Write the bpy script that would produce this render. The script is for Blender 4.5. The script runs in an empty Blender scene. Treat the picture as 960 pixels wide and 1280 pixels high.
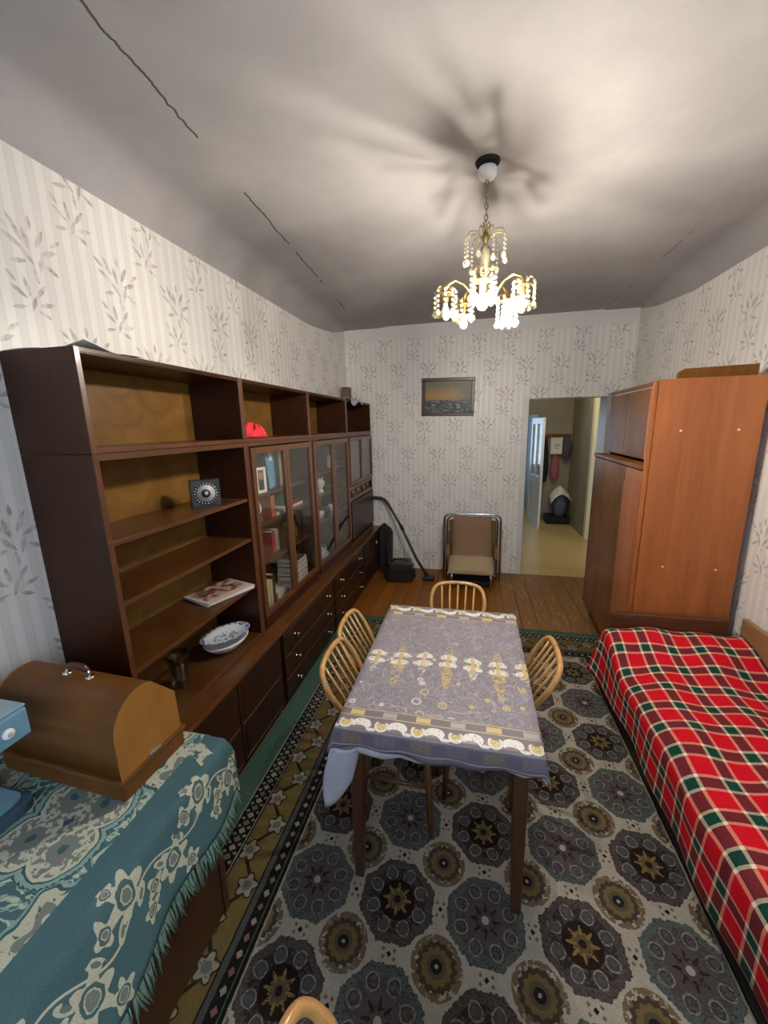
import bpy, math, random
from math import sin, cos, pi, sqrt, atan2, floor
from mathutils import Vector, Matrix
random.seed(7)
S = bpy.context.scene
COL = S.collection

# ------------------------------------------------------------------ camera, world, window light, exposure
PIT, YAW, ROL, CAMH, FPX = .2137, .2266, -.0234, 1.72, 491.56
cam = bpy.data.cameras.new('camera'); co = bpy.data.objects.new('camera', cam); COL.objects.link(co)
fw = Vector((-sin(YAW)*cos(PIT), cos(YAW)*cos(PIT), -sin(PIT)))
rt = Vector((cos(YAW), sin(YAW), 0)); up = rt.cross(fw)
rt, up = cos(ROL)*rt + sin(ROL)*up, -sin(ROL)*rt + cos(ROL)*up
m = Matrix((rt, up, -fw)).transposed().to_4x4(); m.translation = (0, 0, CAMH); co.matrix_world = m
cam.sensor_fit = 'VERTICAL'; cam.sensor_height = 24.0; cam.lens = FPX/1280*24.0
cam.clip_start = .02; cam.clip_end = 60
S.camera = co
S.view_settings.view_transform = 'Standard'; S.view_settings.look = 'None'
S.view_settings.gamma = 1; S.view_settings.use_curve_mapping = False
S.cycles.transparent_max_bounces = 24
S.view_settings.exposure = 1.15
wd = bpy.data.worlds.new('world'); S.world = wd; wd.use_nodes = True
wd.node_tree.nodes['Background'].inputs[0].default_value = (.55, .70, .95, 1)
wd.node_tree.nodes['Background'].inputs[1].default_value = .6

def area(name, loc, rot, sx, sy, power, colr):
    l = bpy.data.lights.new(name, 'AREA'); l.shape = 'RECTANGLE'; l.size = sx; l.size_y = sy
    l.energy = power; l.color = colr
    o = bpy.data.objects.new(name, l); COL.objects.link(o); o.location = loc; o.rotation_euler = rot
    return o
area('window_daylight', (.1, -1.42, 1.85), (pi/2, 0, pi), 1.75, 1.15, 140, (.66, .80, 1.0))     # daylight in the window behind the camera
area('kitchen_daylight', (.0, 8.9, 1.45), (-pi/2, 0, 0),   .9, 1.2, 7, (.6, .78, 1.0))       # kitchen window beyond the hall
BULB = 800.0           # emission of a lit chandelier bulb

# ------------------------------------------------------------------ mesh builder
class MB:
    def __init__(s): s.v = []; s.f = []; s.uv = []; s.sm = []
    def add(s, vs, fs, smooth=False, uvs=None):
        n = len(s.v); s.v += [tuple(p) for p in vs]
        s.uv += (uvs if uvs else [(0, 0)]*len(vs))
        for f in fs: s.f.append(tuple(i+n for i in f)); s.sm.append(smooth)
        return s
    def box(s, x0, x1, y0, y1, z0, z1, M=None):
        vs = [Vector((x, y, z)) for z in (z0, z1) for y in (y0, y1) for x in (x0, x1)]
        if M: vs = [M @ v for v in vs]
        return s.add(vs, [(0,2,3,1),(4,5,7,6),(0,1,5,4),(2,6,7,3),(0,4,6,2),(1,3,7,5)])
    def ring(s, c, ax, ay, r, n):
        return [c + ax*(r*cos(2*pi*i/n)) + ay*(r*sin(2*pi*i/n)) for i in range(n)]
    def tube(s, pts, r, n=8, closed=False, caps=True):
        pts = [Vector(p) for p in pts]; N = len(pts); rs = r if hasattr(r, '__len__') else [r]*N
        vs = []; prev = None
        for i, p in enumerate(pts):
            if closed: t = pts[(i+1) % N]-pts[i-1]
            else: t = pts[min(i+1, N-1)]-pts[max(i-1, 0)]
            t.normalize()
            if prev is None:
                a = Vector((0, 0, 1)) if abs(t.z) < .9 else Vector((1, 0, 0))
                ax = t.cross(a).normalized()
            else:
                ax = (prev - t*prev.dot(t)).normalized()
            prev = ax; ay = t.cross(ax)
            vs += s.ring(p, ax, ay, rs[i], n)
        fs = []
        for i in range(N if closed else N-1):
            j = (i+1) % N
            for k in range(n): fs.append((i*n+k, i*n+(k+1) % n, j*n+(k+1) % n, j*n+k))
        if not closed and caps:
            fs.append(tuple(range(n))[::-1]); fs.append(tuple((N-1)*n+k for k in range(n)))
        return s.add(vs, fs, True)
    def lathe(s, prof, n=20, c=(0, 0, 0), sx=1, sy=1, M=None, cap=True):
        vs = []; fs = []
        for r, z in prof:
            for k in range(n): vs.append(Vector((c[0]+sx*r*cos(2*pi*k/n), c[1]+sy*r*sin(2*pi*k/n), c[2]+z)))
        for i in range(len(prof)-1):
            for k in range(n): fs.append((i*n+k, i*n+(k+1) % n, (i+1)*n+(k+1) % n, (i+1)*n+k))
        if cap:
            fs.append(tuple(range(n))[::-1]); L = (len(prof)-1)*n; fs.append(tuple(L+k for k in range(n)))
        if M: vs = [M @ v for v in vs]
        return s.add(vs, fs, True)
    def ball(s, c, r, n=8, m=5, sz=1):
        return s.lathe([(r*sin(pi*i/m) if 0 < i < m else r*.05, -r*sz*cos(pi*i/m)) for i in range(m+1)], n, c)
    def prism(s, poly, axis, a, b, smooth=False):
        # poly: list of 2D; extruded along axis ('x': poly=(y,z), 'y': poly=(x,z), 'z': poly=(x,y))
        def P(p, t): return {'x': (t, p[0], p[1]), 'y': (p[0], t, p[1]), 'z': (p[0], p[1], t)}[axis]
        n = len(poly); vs = [P(p, a) for p in poly]+[P(p, b) for p in poly]
        fs = [tuple(range(n))[::-1], tuple(range(n, 2*n))]
        s.add(vs, fs)
        return s.add(vs, [(i, (i+1) % n, n+(i+1) % n, n+i) for i in range(n)], smooth)
    def grid(s, fn, nu, nv, uvfn=None, smooth=True):
        vs = []; uv = []
        for j in range(nv+1):
            for i in range(nu+1):
                vs.append(fn(i/nu, j/nv)); uv.append(uvfn(i/nu, j/nv) if uvfn else (i/nu, j/nv))
        fs = [(j*(nu+1)+i, j*(nu+1)+i+1, (j+1)*(nu+1)+i+1, (j+1)*(nu+1)+i) for j in range(nv) for i in range(nu)]
        return s.add(vs, fs, smooth, uv)
    def build(s, name, mat, parent=None, bevel=0, world=False, solid=0, sub=0, fixn=True):
        me = bpy.data.meshes.new(name); o = bpy.data.objects.new(name, me)
        off = Vector((0, 0, 0))
        if parent is not None and world:
            p = parent
            while p is not None: off += p.location; p = p.parent
        me.from_pydata([Vector(v)-off for v in s.v], [], s.f)
        me.polygons.foreach_set('use_smooth', s.sm)
        if any(u != (0, 0) for u in s.uv):
            l = me.uv_layers.new(name='UVMap')
            for lo in me.loops: l.data[lo.index].uv = s.uv[lo.vertex_index]
        if fixn:
            import bmesh
            b = bmesh.new(); b.from_mesh(me); bmesh.ops.recalc_face_normals(b, faces=b.faces); b.to_mesh(me); b.free()
        me.materials.append(mat)
        COL.objects.link(o)
        if parent is not None: o.parent = parent
        if solid:
            md = o.modifiers.new('solid', 'SOLIDIFY'); md.thickness = solid; md.offset = 0
        if bevel:
            md = o.modifiers.new('bevel', 'BEVEL'); md.width = bevel; md.segments = 2; md.limit_method = 'ANGLE'; md.angle_limit = .7
        if sub:
            md = o.modifiers.new('sub', 'SUBSURF'); md.levels = sub; md.render_levels = sub
        return o

def tag(o, label=None, cat=None, group=None, kind=None):
    if label: o['label'] = label
    if cat: o['category'] = cat
    if group: o['group'] = group
    if kind: o['kind'] = kind
    return o
def thing(name, label, cat, loc=(0, 0, 0), rotz=0, group=None):
    o = bpy.data.objects.new(name, None); COL.objects.link(o); o.empty_display_size = .05
    o.location = loc; o.rotation_euler = (0, 0, rotz)
    return tag(o, label, cat, group)
def struct(o): o['kind'] = 'structure'; return o
def copy_tree(o, parent=None):
    c = o.copy(); COL.objects.link(c)
    if parent is not None: c.parent = parent
    for ch in o.children: copy_tree(ch, c)
    return c
def Rz(a, loc=(0, 0, 0)): return Matrix.Translation(loc) @ Matrix.Rotation(a, 4, 'Z')

# ------------------------------------------------------------------ node expression helper
class G:
    def __init__(s, name):
        s.m = bpy.data.materials.new(name); s.m.use_nodes = True; s.t = s.m.node_tree
        s.b = s.t.nodes['Principled BSDF']; s.out = s.t.nodes['Material Output']
    def n(s, typ, **kw):
        x = s.t.nodes.new(typ)
        for k, v in kw.items(): setattr(x, k, v)
        return x
    def link(s, a, sock):
        if isinstance(a, E_): a = a.s
        if isinstance(a, (int, float)): sock.default_value = a
        elif isinstance(a, (tuple, list)): sock.default_value = tuple(a)+((1,) if len(a) == 3 and len(sock.default_value) == 4 else ())
        else: s.t.links.new(a, sock)
    def math(s, op, *a):
        x = s.n('ShaderNodeMath', operation=op)
        for i, v in enumerate(a): s.link(v, x.inputs[i])
        return E_(s, x.outputs[0])
    def coord(s, kind='Object'):
        return s.n('ShaderNodeTexCoord').outputs[kind]
    def xyz(s, kind='Object'):
        x = s.n('ShaderNodeSeparateXYZ'); s.link(s.coord(kind), x.inputs[0])
        return [E_(s, o) for o in x.outputs]
    def vec(s, x, y=0, z=0):
        c = s.n('ShaderNodeCombineXYZ')
        for i, v in enumerate((x, y, z)): s.link(v, c.inputs[i])
        return c.outputs[0]
    def noise(s, v, scale=5, detail=2, rough=.5, dist=0, colr=False):
        x = s.n('ShaderNodeTexNoise'); s.link(v, x.inputs['Vector'])
        x.inputs['Scale'].default_value = scale; x.inputs['Detail'].default_value = detail
        x.inputs['Roughness'].default_value = rough; x.inputs['Distortion'].default_value = dist
        return x.outputs['Color'] if colr else E_(s, x.outputs['Fac'])
    def voro(s, v, scale, out='Distance', feature='F1', rnd=1):
        x = s.n('ShaderNodeTexVoronoi', feature=feature); s.link(v, x.inputs['Vector'])
        x.inputs['Scale'].default_value = scale; x.inputs['Randomness'].default_value = rnd
        return E_(s, x.outputs[out]) if out == 'Distance' else x.outputs[out]
    def mix(s, f, a, b):
        x = s.n('ShaderNodeMix', data_type='RGBA')
        s.link(f, x.inputs[0]); s.link(a, x.inputs[6]); s.link(b, x.inputs[7])
        return x.outputs[2]
    def mul(s, a, b):
        x = s.n('ShaderNodeMix', data_type='RGBA', blend_type='MULTIPLY'); x.inputs[0].default_value = 1
        s.link(a, x.inputs[6]); s.link(b, x.inputs[7]); return x.outputs[2]
    def ss(s, v, a, b, lo=0, hi=1):
        x = s.n('ShaderNodeMapRange', interpolation_type='SMOOTHSTEP')
        s.link(v, x.inputs[0])
        for i, k in enumerate((a, b, lo, hi)): x.inputs[1+i].default_value = k
        return E_(s, x.outputs[0])
    def dot(s, v, c):
        x = s.n('ShaderNodeVectorMath', operation='DOT_PRODUCT'); s.link(v, x.inputs[0]); x.inputs[1].default_value = c
        return E_(s, x.outputs['Value'])
    def bump(s, h, strength=.3, dist=.01):
        x = s.n('ShaderNodeBump'); x.inputs['Strength'].default_value = strength; x.inputs['Distance'].default_value = dist
        s.link(h, x.inputs['Height']); s.t.links.new(x.outputs[0], s.b.inputs['Normal'])
    def fin(s, col=None, rough=.5, spec=.5, metal=0, coat=0, **kw):
        if col is not None: s.link(col, s.b.inputs['Base Color'])
        s.link(rough, s.b.inputs['Roughness']); s.link(spec, s.b.inputs['Specular IOR Level'])
        s.b.inputs['Metallic'].default_value = metal
        s.b.inputs['Coat Weight'].default_value = coat; s.b.inputs['Coat Roughness'].default_value = kw.get('coatr', .12)
        return s.m
class E_:
    def __init__(s, g, k): s.g = g; s.s = k
    def o(s, op, *a): return s.g.math(op, s, *a)
    def __add__(s, b): return s.o('ADD', b)
    __radd__ = __add__
    def __sub__(s, b): return s.o('SUBTRACT', b)
    def __rsub__(s, b): return s.g.math('SUBTRACT', b, s)
    def __mul__(s, b): return s.o('MULTIPLY', b)
    __rmul__ = __mul__
    def __truediv__(s, b): return s.o('DIVIDE', b)
    def __lt__(s, b): return s.o('LESS_THAN', b)
    def __gt__(s, b): return s.o('GREATER_THAN', b)
    def abs(s): return s.o('ABSOLUTE')
    def floor(s): return s.o('FLOOR')
    def fract(s): return s.o('FRACT')
    def sin(s): return s.o('SINE')
    def cos(s): return s.o('COSINE')
    def sqrt(s): return s.o('SQRT')
    def min(s, b): return s.o('MINIMUM', b)
    def max(s, b): return s.o('MAXIMUM', b)
    def pow(s, b): return s.o('POWER', b)

def flat(name, col, rough=.5, spec=.5, metal=0, coat=0, var=.12, scale=30):
    g = G(name); n = g.noise(g.coord(), scale, 3)
    c = g.mix(n, tuple(k*(1-var) for k in col), tuple(min(1, k*(1+var)) for k in col))
    return g.fin(c, rough, spec, metal, coat)
def wood(name, dark, light, axis='z', rough=.3, spec=.5, coat=0, scale=1.0, streak=14, burl=0, coatr=.12, bump=0):
    g = G(name); x, y, z = g.xyz()
    k = .08
    sc = {'x': (k, 1, 1), 'y': (1, k, 1), 'z': (1, 1, k)}[axis]
    v = g.vec(x*sc[0], y*sc[1], z*sc[2])
    a = g.noise(v, streak*scale, 4, .6, .6); b = g.noise(v, streak*6*scale, 2)
    f = g.ss(a*.75+b*.25, .3, .7)
    if burl:
        c = g.noise(g.coord(), burl, 4, .6, 1.2); f = f*.45+g.ss(c, .3, .7)*.55
    if bump: g.bump(b, bump, .002)
    return g.fin(g.mix(f, dark, light), rough, spec, 0, coat, coatr=coatr)

# ------------------------------------------------------------------ materials
def wallpaper(name, axis, top, ramp=1.0):
    g = G(name); x, y, z = g.xyz(); u = x if axis == 'x' else y
    n1 = g.noise(g.coord(), 2.2, 3)
    # stripes
    st = (u/.060).fract()
    s1 = g.ss((st-.5).abs(), .19, .25)
    s2 = ((st-.5).abs()-.22).abs() < .035
    base = g.mix(s1, (.735, .71, .67), (.80, .78, .745))
    base = g.mix(s2*.45, base, (.62, .59, .54))
    # leaf sprigs on a half-drop lattice
    spr = None
    for (ox, oz, pu, pz, fl, leaves) in (
        (0, 0, .34, .31, 1, [(-.045, .055, 118, .042, .009), (-.015, .03, 100, .04, .009), (.03, .045, 62, .042, .009), (-.06, .015, 150, .04, .009), (.055, .01, 25, .038, .009), (-.02, -.02, 130, .04, .008), (.025, -.03, 75, .035, .008), (.06, -.045, -30, .03, .008), (-.05, -.045, 195, .03, .008), (.005, .085, 92, .025, .007), (.085, .05, 40, .028, .007), (-.085, .06, 140, .025, .007), (0, -.075, 100, .03, .006)]),
        (.17, .15, .34, .31, -1, [(-.03, .035, 125, .034, .008), (.015, .04, 80, .034, .008), (.045, .02, 35, .034, .008), (-.045, -.005, 165, .032, .008), (.0, -.01, 110, .03, .007), (.05, -.03, -15, .028, .007), (-.03, -.04, 205, .026, .007), (.06, .06, 50, .022, .006)]),
    ):
        row = ((z-oz)/pz).floor()
        uu = (u-ox)/pu + row*.43
        cu = (uu.fract()-.5)*pu*fl; cz = (((z-oz)/pz).fract()-.5)*pz
        p = g.vec(cu, cz, 1.0)
        for (lx, lz, ang, a, b) in leaves:
            t = math.radians(ang); c, s_ = cos(t), sin(t)
            la = g.dot(p, (c/a, s_/a, -(c*lx+s_*lz)/a)); b *= 1.1; lb = g.dot(p, (-s_/b, c/b, (s_*lx-c*lz)/b))
            d = 1.0-la*la-lb.abs()
            spr = d if spr is None else spr.max(d)
    leaf = g.ss(spr, 0, .25)
    lc = g.mix(g.ss(g.noise(g.coord(), 26, 2), .4, .62), (.31, .27, .245), (.50, .46, .42))
    col = g.mix(leaf*(.3+.5*g.ss(g.noise(g.coord(), 40, 1), .35, .6)), base, lc)
    # plain painted band over the paper's top edge
    edge = g.ss(z+(g.noise(g.coord(), 7, 2)-.5)*.012, top-.003, top+.003)
    paint = g.mix(n1, (.70, .67, .64), (.77, .745, .71))
    col = g.mix(edge, col, paint)
    g.bump(g.noise(g.coord(), 60, 3)*.5+s1*.15, .12, .004)
    return g.fin(col, .46+.25*edge-.1*s1, .4)

def ceiling_mat():
    g = G('ceiling_whitewash'); x, y, z = g.xyz()
    n = g.noise(g.coord(), 1.4, 5, .6); n2 = g.noise(g.coord(), 6, 4)
    col = g.mix(g.ss(n, .3, .7), (.335, .322, .32), (.41, .396, .392))
    # plaster crack following the left ceiling seam, and a finer one on the right
    w = (g.noise(g.vec(y, 0, 0), 5, 4, .7)-.5)*.05+(g.noise(g.vec(y, 3, 0), 28, 3)-.5)*.012
    cl = ((x+.93+w+y*.07).abs() < .0042)*(g.noise(g.vec(y, 7, 0), 3.2, 2) > .43)*(y > .9)*(y < 3.8)
    w2 = (g.noise(g.vec(y, 9, 0), 4, 3)-.5)*.03
    cr = ((x-1.215+w2).abs() < .003)*(g.noise(g.vec(y, 5, 0), 3.0, 2) > .52)
    col = g.mix(cl.max(cr*.8), col, (.10, .085, .075))
    g.bump(n2, .12, .01)
    return g.fin(col, .9, .15)

def rug_mat():
    g = G('rug_weave'); x, y, z = g.xyz()
    wob = g.noise(g.coord(), 55, 2); x = x+(wob-.5)*.006; y = y+(g.noise(g.coord(), 48, 2)-.5)*.006
    hi = g.noise(g.coord(), 160, 2); mid = g.noise(g.coord(), 30, 3)
    u = (x-.08)/.316+.5; v = (y-1.095)/.316+.5
    iu, iv = u.floor(), v.floor(); fu, fv = u-iu-.5, v-iv-.5
    par = ((iu+iv)*.5).fract() > .25           # 1 on the yellow-star medallions
    cu, cv = (u+.5).fract()-.5, (v+.5).fract()-.5
    aa, bb = fu.abs(), fv.abs(); oc = aa.max(bb).max((aa+bb)*.72)
    r = (fu*fu+fv*fv).sqrt(); th = g.math('ARCTAN2', fv, fu)
    rs = (cu*cu+cv*cv).sqrt(); ts = g.math('ARCTAN2', cv, cu)
    cream = g.mix(mid, (.66, .61, .51), (.47, .43, .36))
    col = cream
    # small medallions and the fill between the octagons
    col = g.mix((rs < .265)*(g.noise(g.coord(), 60, 2) > .42), col, (.24, .18, .115))
    col = g.mix((rs < .20+.012*(ts*16.0).cos()), col, (.10, .075, .055))
    col = g.mix((rs < .155+.01*(ts*12.0).cos()), col, (.25, .185, .075))
    col = g.mix((rs < .10), col, (.15, .115, .08))
    col = g.mix((rs < .06), col, (.03, .028, .03))
    col = g.mix((rs < .018), col, (.5, .47, .38))
    # little dark lozenges in the lanes with scroll dots beside them
    lane = (cu.abs()+fv.abs() < .028).max(cv.abs()+fu.abs() < .028)
    col = g.mix(lane, col, (.03, .025, .025))
    l2 = ((cu.abs()-.035).abs()+(fv.abs()-.06).abs() < .022).max((cv.abs()-.035).abs()+(fu.abs()-.06).abs() < .022)
    col = g.mix(l2, col, (.27, .19, .12))
    # big medallions
    fringe = oc+(g.voro(g.coord(), 75)-.5)*.035
    inm = fringe < .418
    outer = g.mix(par, g.mix(mid, (.12, .165, .155), (.16, .20, .18)), g.mix(mid, (.10, .085, .085), (.15, .125, .11)))
    outer = g.mix((hi > .55)*.7, outer, (.05, .045, .045))
    med = outer
    med = g.mix(r < .335, med, g.mix(par, (.115, .10, .105), (.055, .043, .043)))
    seg = th*(8/(2*pi)); la = (seg.fract()-.5)*r*(2*pi/8); lb = r-.285
    e = ((la/.072)*(la/.072)+(lb/.078)*(lb/.078)).sqrt()
    med = g.mix((e < 1)*(hi < .62)*(mid > .36), med, (.36, .34, .29))
    med = g.mix(e < .78, med, g.mix(par, (.085, .075, .085), (.085, .10, .115)))
    med = g.mix((e < .5)*(hi > .5), med, (.14, .14, .135)); med = g.mix((r < .40)*(g.noise(g.coord(), 95, 2) > .56)*.8, med, g.mix(par, (.17, .16, .15), (.14, .125, .11)))
    med = g.mix(r < .205, med, g.mix(par, (.135, .115, .115), (.032, .020, .018)))
    star = (r < .122+.028*(th*8.0).cos()+.02*(th*16.0).cos())*(hi < .6)
    med = g.mix(star, med, g.mix(par, (.05, .032, .03), (.33, .235, .09)))
    med = g.mix((r < .085+.015*(th*8.0+pi).cos()), med, g.mix(par, (.13, .11, .11), (.17, .12, .06)))
    med = g.mix(r < .04, med, g.mix(par, (.55, .53, .47), (.03, .025, .025)))
    col = g.mix(inm, col, med)
    # border bands, measured from the rug's edge
    X0, X1, Y0, Y1 = -1.056, 1.21, -.95, 3.25
    ds = (x-X0).min(X1-x); de = (Y1-y).min(y-Y0); d = ds.min(de); side = ds < de
    s = side*y+(1-side)*x
    green = g.mix(mid, (.075, .155, .125), (.095, .185, .15))
    bl = (.018, .017, .018)
    bc = green
    bc = g.mix(d > .062, bc, (.38, .37, .31))
    bc = g.mix(d > .068, bc, bl)
    fs = (s/.036).fract()-.5; fd = (d-.107)/.042
    bc = g.mix((d > .07)*(fs.abs()+fd.abs() < .42), bc, g.mix((s/.072).fract() > .5, (.16, .20, .17), (.42, .37, .28)))
    bc = g.mix((d > .07)*((fs.abs()-.5).abs()+(fd.abs()-.55).abs() < .24), bc, (.33, .28, .19))
    bc = g.mix(d > .142, bc, (.40, .38, .32)); bc = g.mix(d > .147, bc, bl)
    och = g.mix(g.noise(g.coord(), 22, 3), (.17, .125, .045), (.24, .18, .065))
    bc = g.mix(d > .153, bc, och)
    vine = (d-.215-.035*(s*(2*pi/.24)).sin())
    bc = g.mix((d > .153)*(vine.abs() < .009), bc, (.035, .028, .02))
    q = (s/.12).fract()-.5; flip = ((s/.24).fract() > .5)*2.0-1.0
    fy = (d-.215+.03*flip)/.12; rr = (q*q+fy*fy).sqrt(); ta = g.math('ARCTAN2', fy, q)
    bc = g.mix((d > .153)*(rr < .34+.05*(ta*5.0).cos()), bc, (.055, .045, .028))
    bc = g.mix((d > .153)*(rr < .27+.07*(ta*5.0).cos())*(hi < .66), bc, (.40, .35, .28))
    bc = g.mix((d > .153)*(rr < .14), bc, (.16, .21, .19))
    bc = g.mix(d > .285, bc, bl)
    bc = g.mix(d > .291, bc, (.085, .10, .09))
    bc = g.mix(d > .312, bc, bl)
    f3 = (s/.045).fract()-.5
    bc = g.mix((d > .314)*(f3.abs()+((d-.333)/.04).abs() < .3), bc, g.mix((s/.09).fract() > .5, (.4, .36, .28), (.28, .16, .12)))
    bc = g.mix(d > .352, bc, (.10, .12, .11)); bc = g.mix(d > .357, bc, bl)
    bc = g.mix(d > .371, bc, (.42, .39, .32))
    col = g.mix(d < .378, col, bc)
    col = g.mul(col, g.mix(g.noise(g.coord(), 220, 2), (.36, .36, .36), (.80, .785, .76)))
    g.bump(hi, .4, .004)
    return g.fin(col, .95, .05)

def tablecloth_mat():
    g = G('tablecloth_print'); U, V, _ = g.xyz('UV')
    p = g.vec(U, V, 0)
    big = g.noise(p, 9, 3); base = g.mix(big, (.185, .165, .205), (.25, .225, .26))
    hi = g.noise(p, 120, 2)
    for sc, w, c, dst in ((10, .016, (.50, .46, .46), 1.6), (17, .02, (.36, .32, .36), 2.2), (30, .04, (.40, .36, .38), 1.0), (45, .05, (.30, .27, .31), .6)):
        k = (g.noise(g.vec(U+sc, V, 0), sc, 1, .4, dst)-.5).abs() < w*.7
        base = g.mix(k*.65, base, c)
    # bubbles in the near half, with small stems
    vd = g.voro(p, 17); vc = g.voro(p, 17, 'Color'); sx = g.n('ShaderNodeSeparateXYZ'); g.link(vc, sx.inputs[0]); rc = E_(g, sx.outputs[0]); rc2 = E_(g, sx.outputs[1])
    near = (V < .33)*(V > .11)
    rad = .16+.12*rc2
    base = g.mix(near*((vd-rad).abs() < .05)*(rc > .25), base, g.mix(rc > .62, (.62, .56, .52), (.58, .44, .18)))
    base = g.mix(near*(vd < rad*.5)*(rc > .8), base, (.66, .54, .24))
    # band of white shells and gold wisteria across the middle
    wv = V+.010*(U*14.0).sin()
    a0 = ((U-.15)/.207+.5).fract()-.5; a1 = ((U-.15)/.207).fract()-.5
    fl = g.voro(g.vec(U*1.0, V*1.6, 0), 62)
    for aa, col, cl, ch_, up in ((a0, (.55, .40, .15), .16, .034, .13), (a1, (.58, .55, .50), .085, .028, .05)):
        dx = aa*.207; dv = .415-wv
        base = g.mix((dv > 0)*(dv < cl)*(dx.abs() < ch_-dv*(.8*ch_/cl))*(fl < .52), base, col)
        du_ = wv-.455
        base = g.mix((du_ > 0)*(du_ < up)*(dx.abs() < ch_*.9-du_*(.7*ch_/up))*(fl < .46), base, col)
        for vc, rx, ry in ((.468, .036, .026), (.415, .040, .024)):
            e = (dx/rx)*(dx/rx)+((wv-vc)/ry)*((wv-vc)/ry)
            base = g.mix((e < 1)*(wv-vc > -.012)*(g.noise(p, 80, 2) < .6), base, (.74, .71, .64))
        base = g.mix((dx.abs() < .008)*((wv-.44).abs() < .05)*(hi < .6), base, (.58, .44, .17))
    q3 = g.noise(p, 30, 2); base = g.mix(((V-.44).abs() < .035)*(q3 > .62), base, (.66, .60, .48))
    # shell-and-swirl border along the near and far edges, gold dashes above
    vv = V.min(.945-V)
    b = (U/.125).fract()-.5
    bord = (vv < .062)*(vv > -.001)
    base = g.mix((vv < .105)*(vv > -.001), base, (.20, .165, .19))
    e1 = ((b-.2)*.125/.034)*((b-.2)*.125/.034)+((vv-.030)/.026)*((vv-.030)/.026); e1b = ((b-.16)*.125/.026)*((b-.16)*.125/.026)+((vv-.006)/.017)*((vv-.006)/.017)
    base = g.mix(bord*(e1 < 1)*(e1b > 1)*(hi < .63), base, (.78, .76, .72))
    e2 = (((b+.24)*.125/.026)*((b+.24)*.125/.026)+((vv-.030)/.030)*((vv-.030)/.030)).sqrt()
    base = g.mix(bord*(e2 < .92)*(e2 > .62)*(vv < .046), base, (.72, .68, .58)); base = g.mix(bord*(e2 < .62)*(vv < .040), base, g.mix(hi > .5, (.52, .39, .13), (.64, .54, .28)))
    e3 = ((b.abs()-.5).abs()*.125/.016)*((b.abs()-.5).abs()*.125/.016)+((vv-.008)/.007)*((vv-.008)/.007)
    base = g.mix(bord*(e3 < 1), base, (.74, .70, .62))
    base = g.mix(((vv-.066).abs() < .0022).max((vv-.101).abs() < .0022), base, (.56, .45, .22))
    dash = ((U/.118).fract()-.5); base = g.mix(((vv-.083).abs() < .011+.05*dash*dash)*(dash.abs() < .21), base, g.mix((U/.236).fract() > .5, (.62, .50, .22), (.42, .39, .42)))
    # overhang: darker band with faint blocks
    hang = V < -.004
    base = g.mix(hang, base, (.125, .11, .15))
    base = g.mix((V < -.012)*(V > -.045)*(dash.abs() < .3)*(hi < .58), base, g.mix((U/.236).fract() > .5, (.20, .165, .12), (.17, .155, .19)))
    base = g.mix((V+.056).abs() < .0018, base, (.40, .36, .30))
    g.bump(g.noise(p, 30, 2), .15, .004)
    return g.fin(base, .42, .45)

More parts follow.
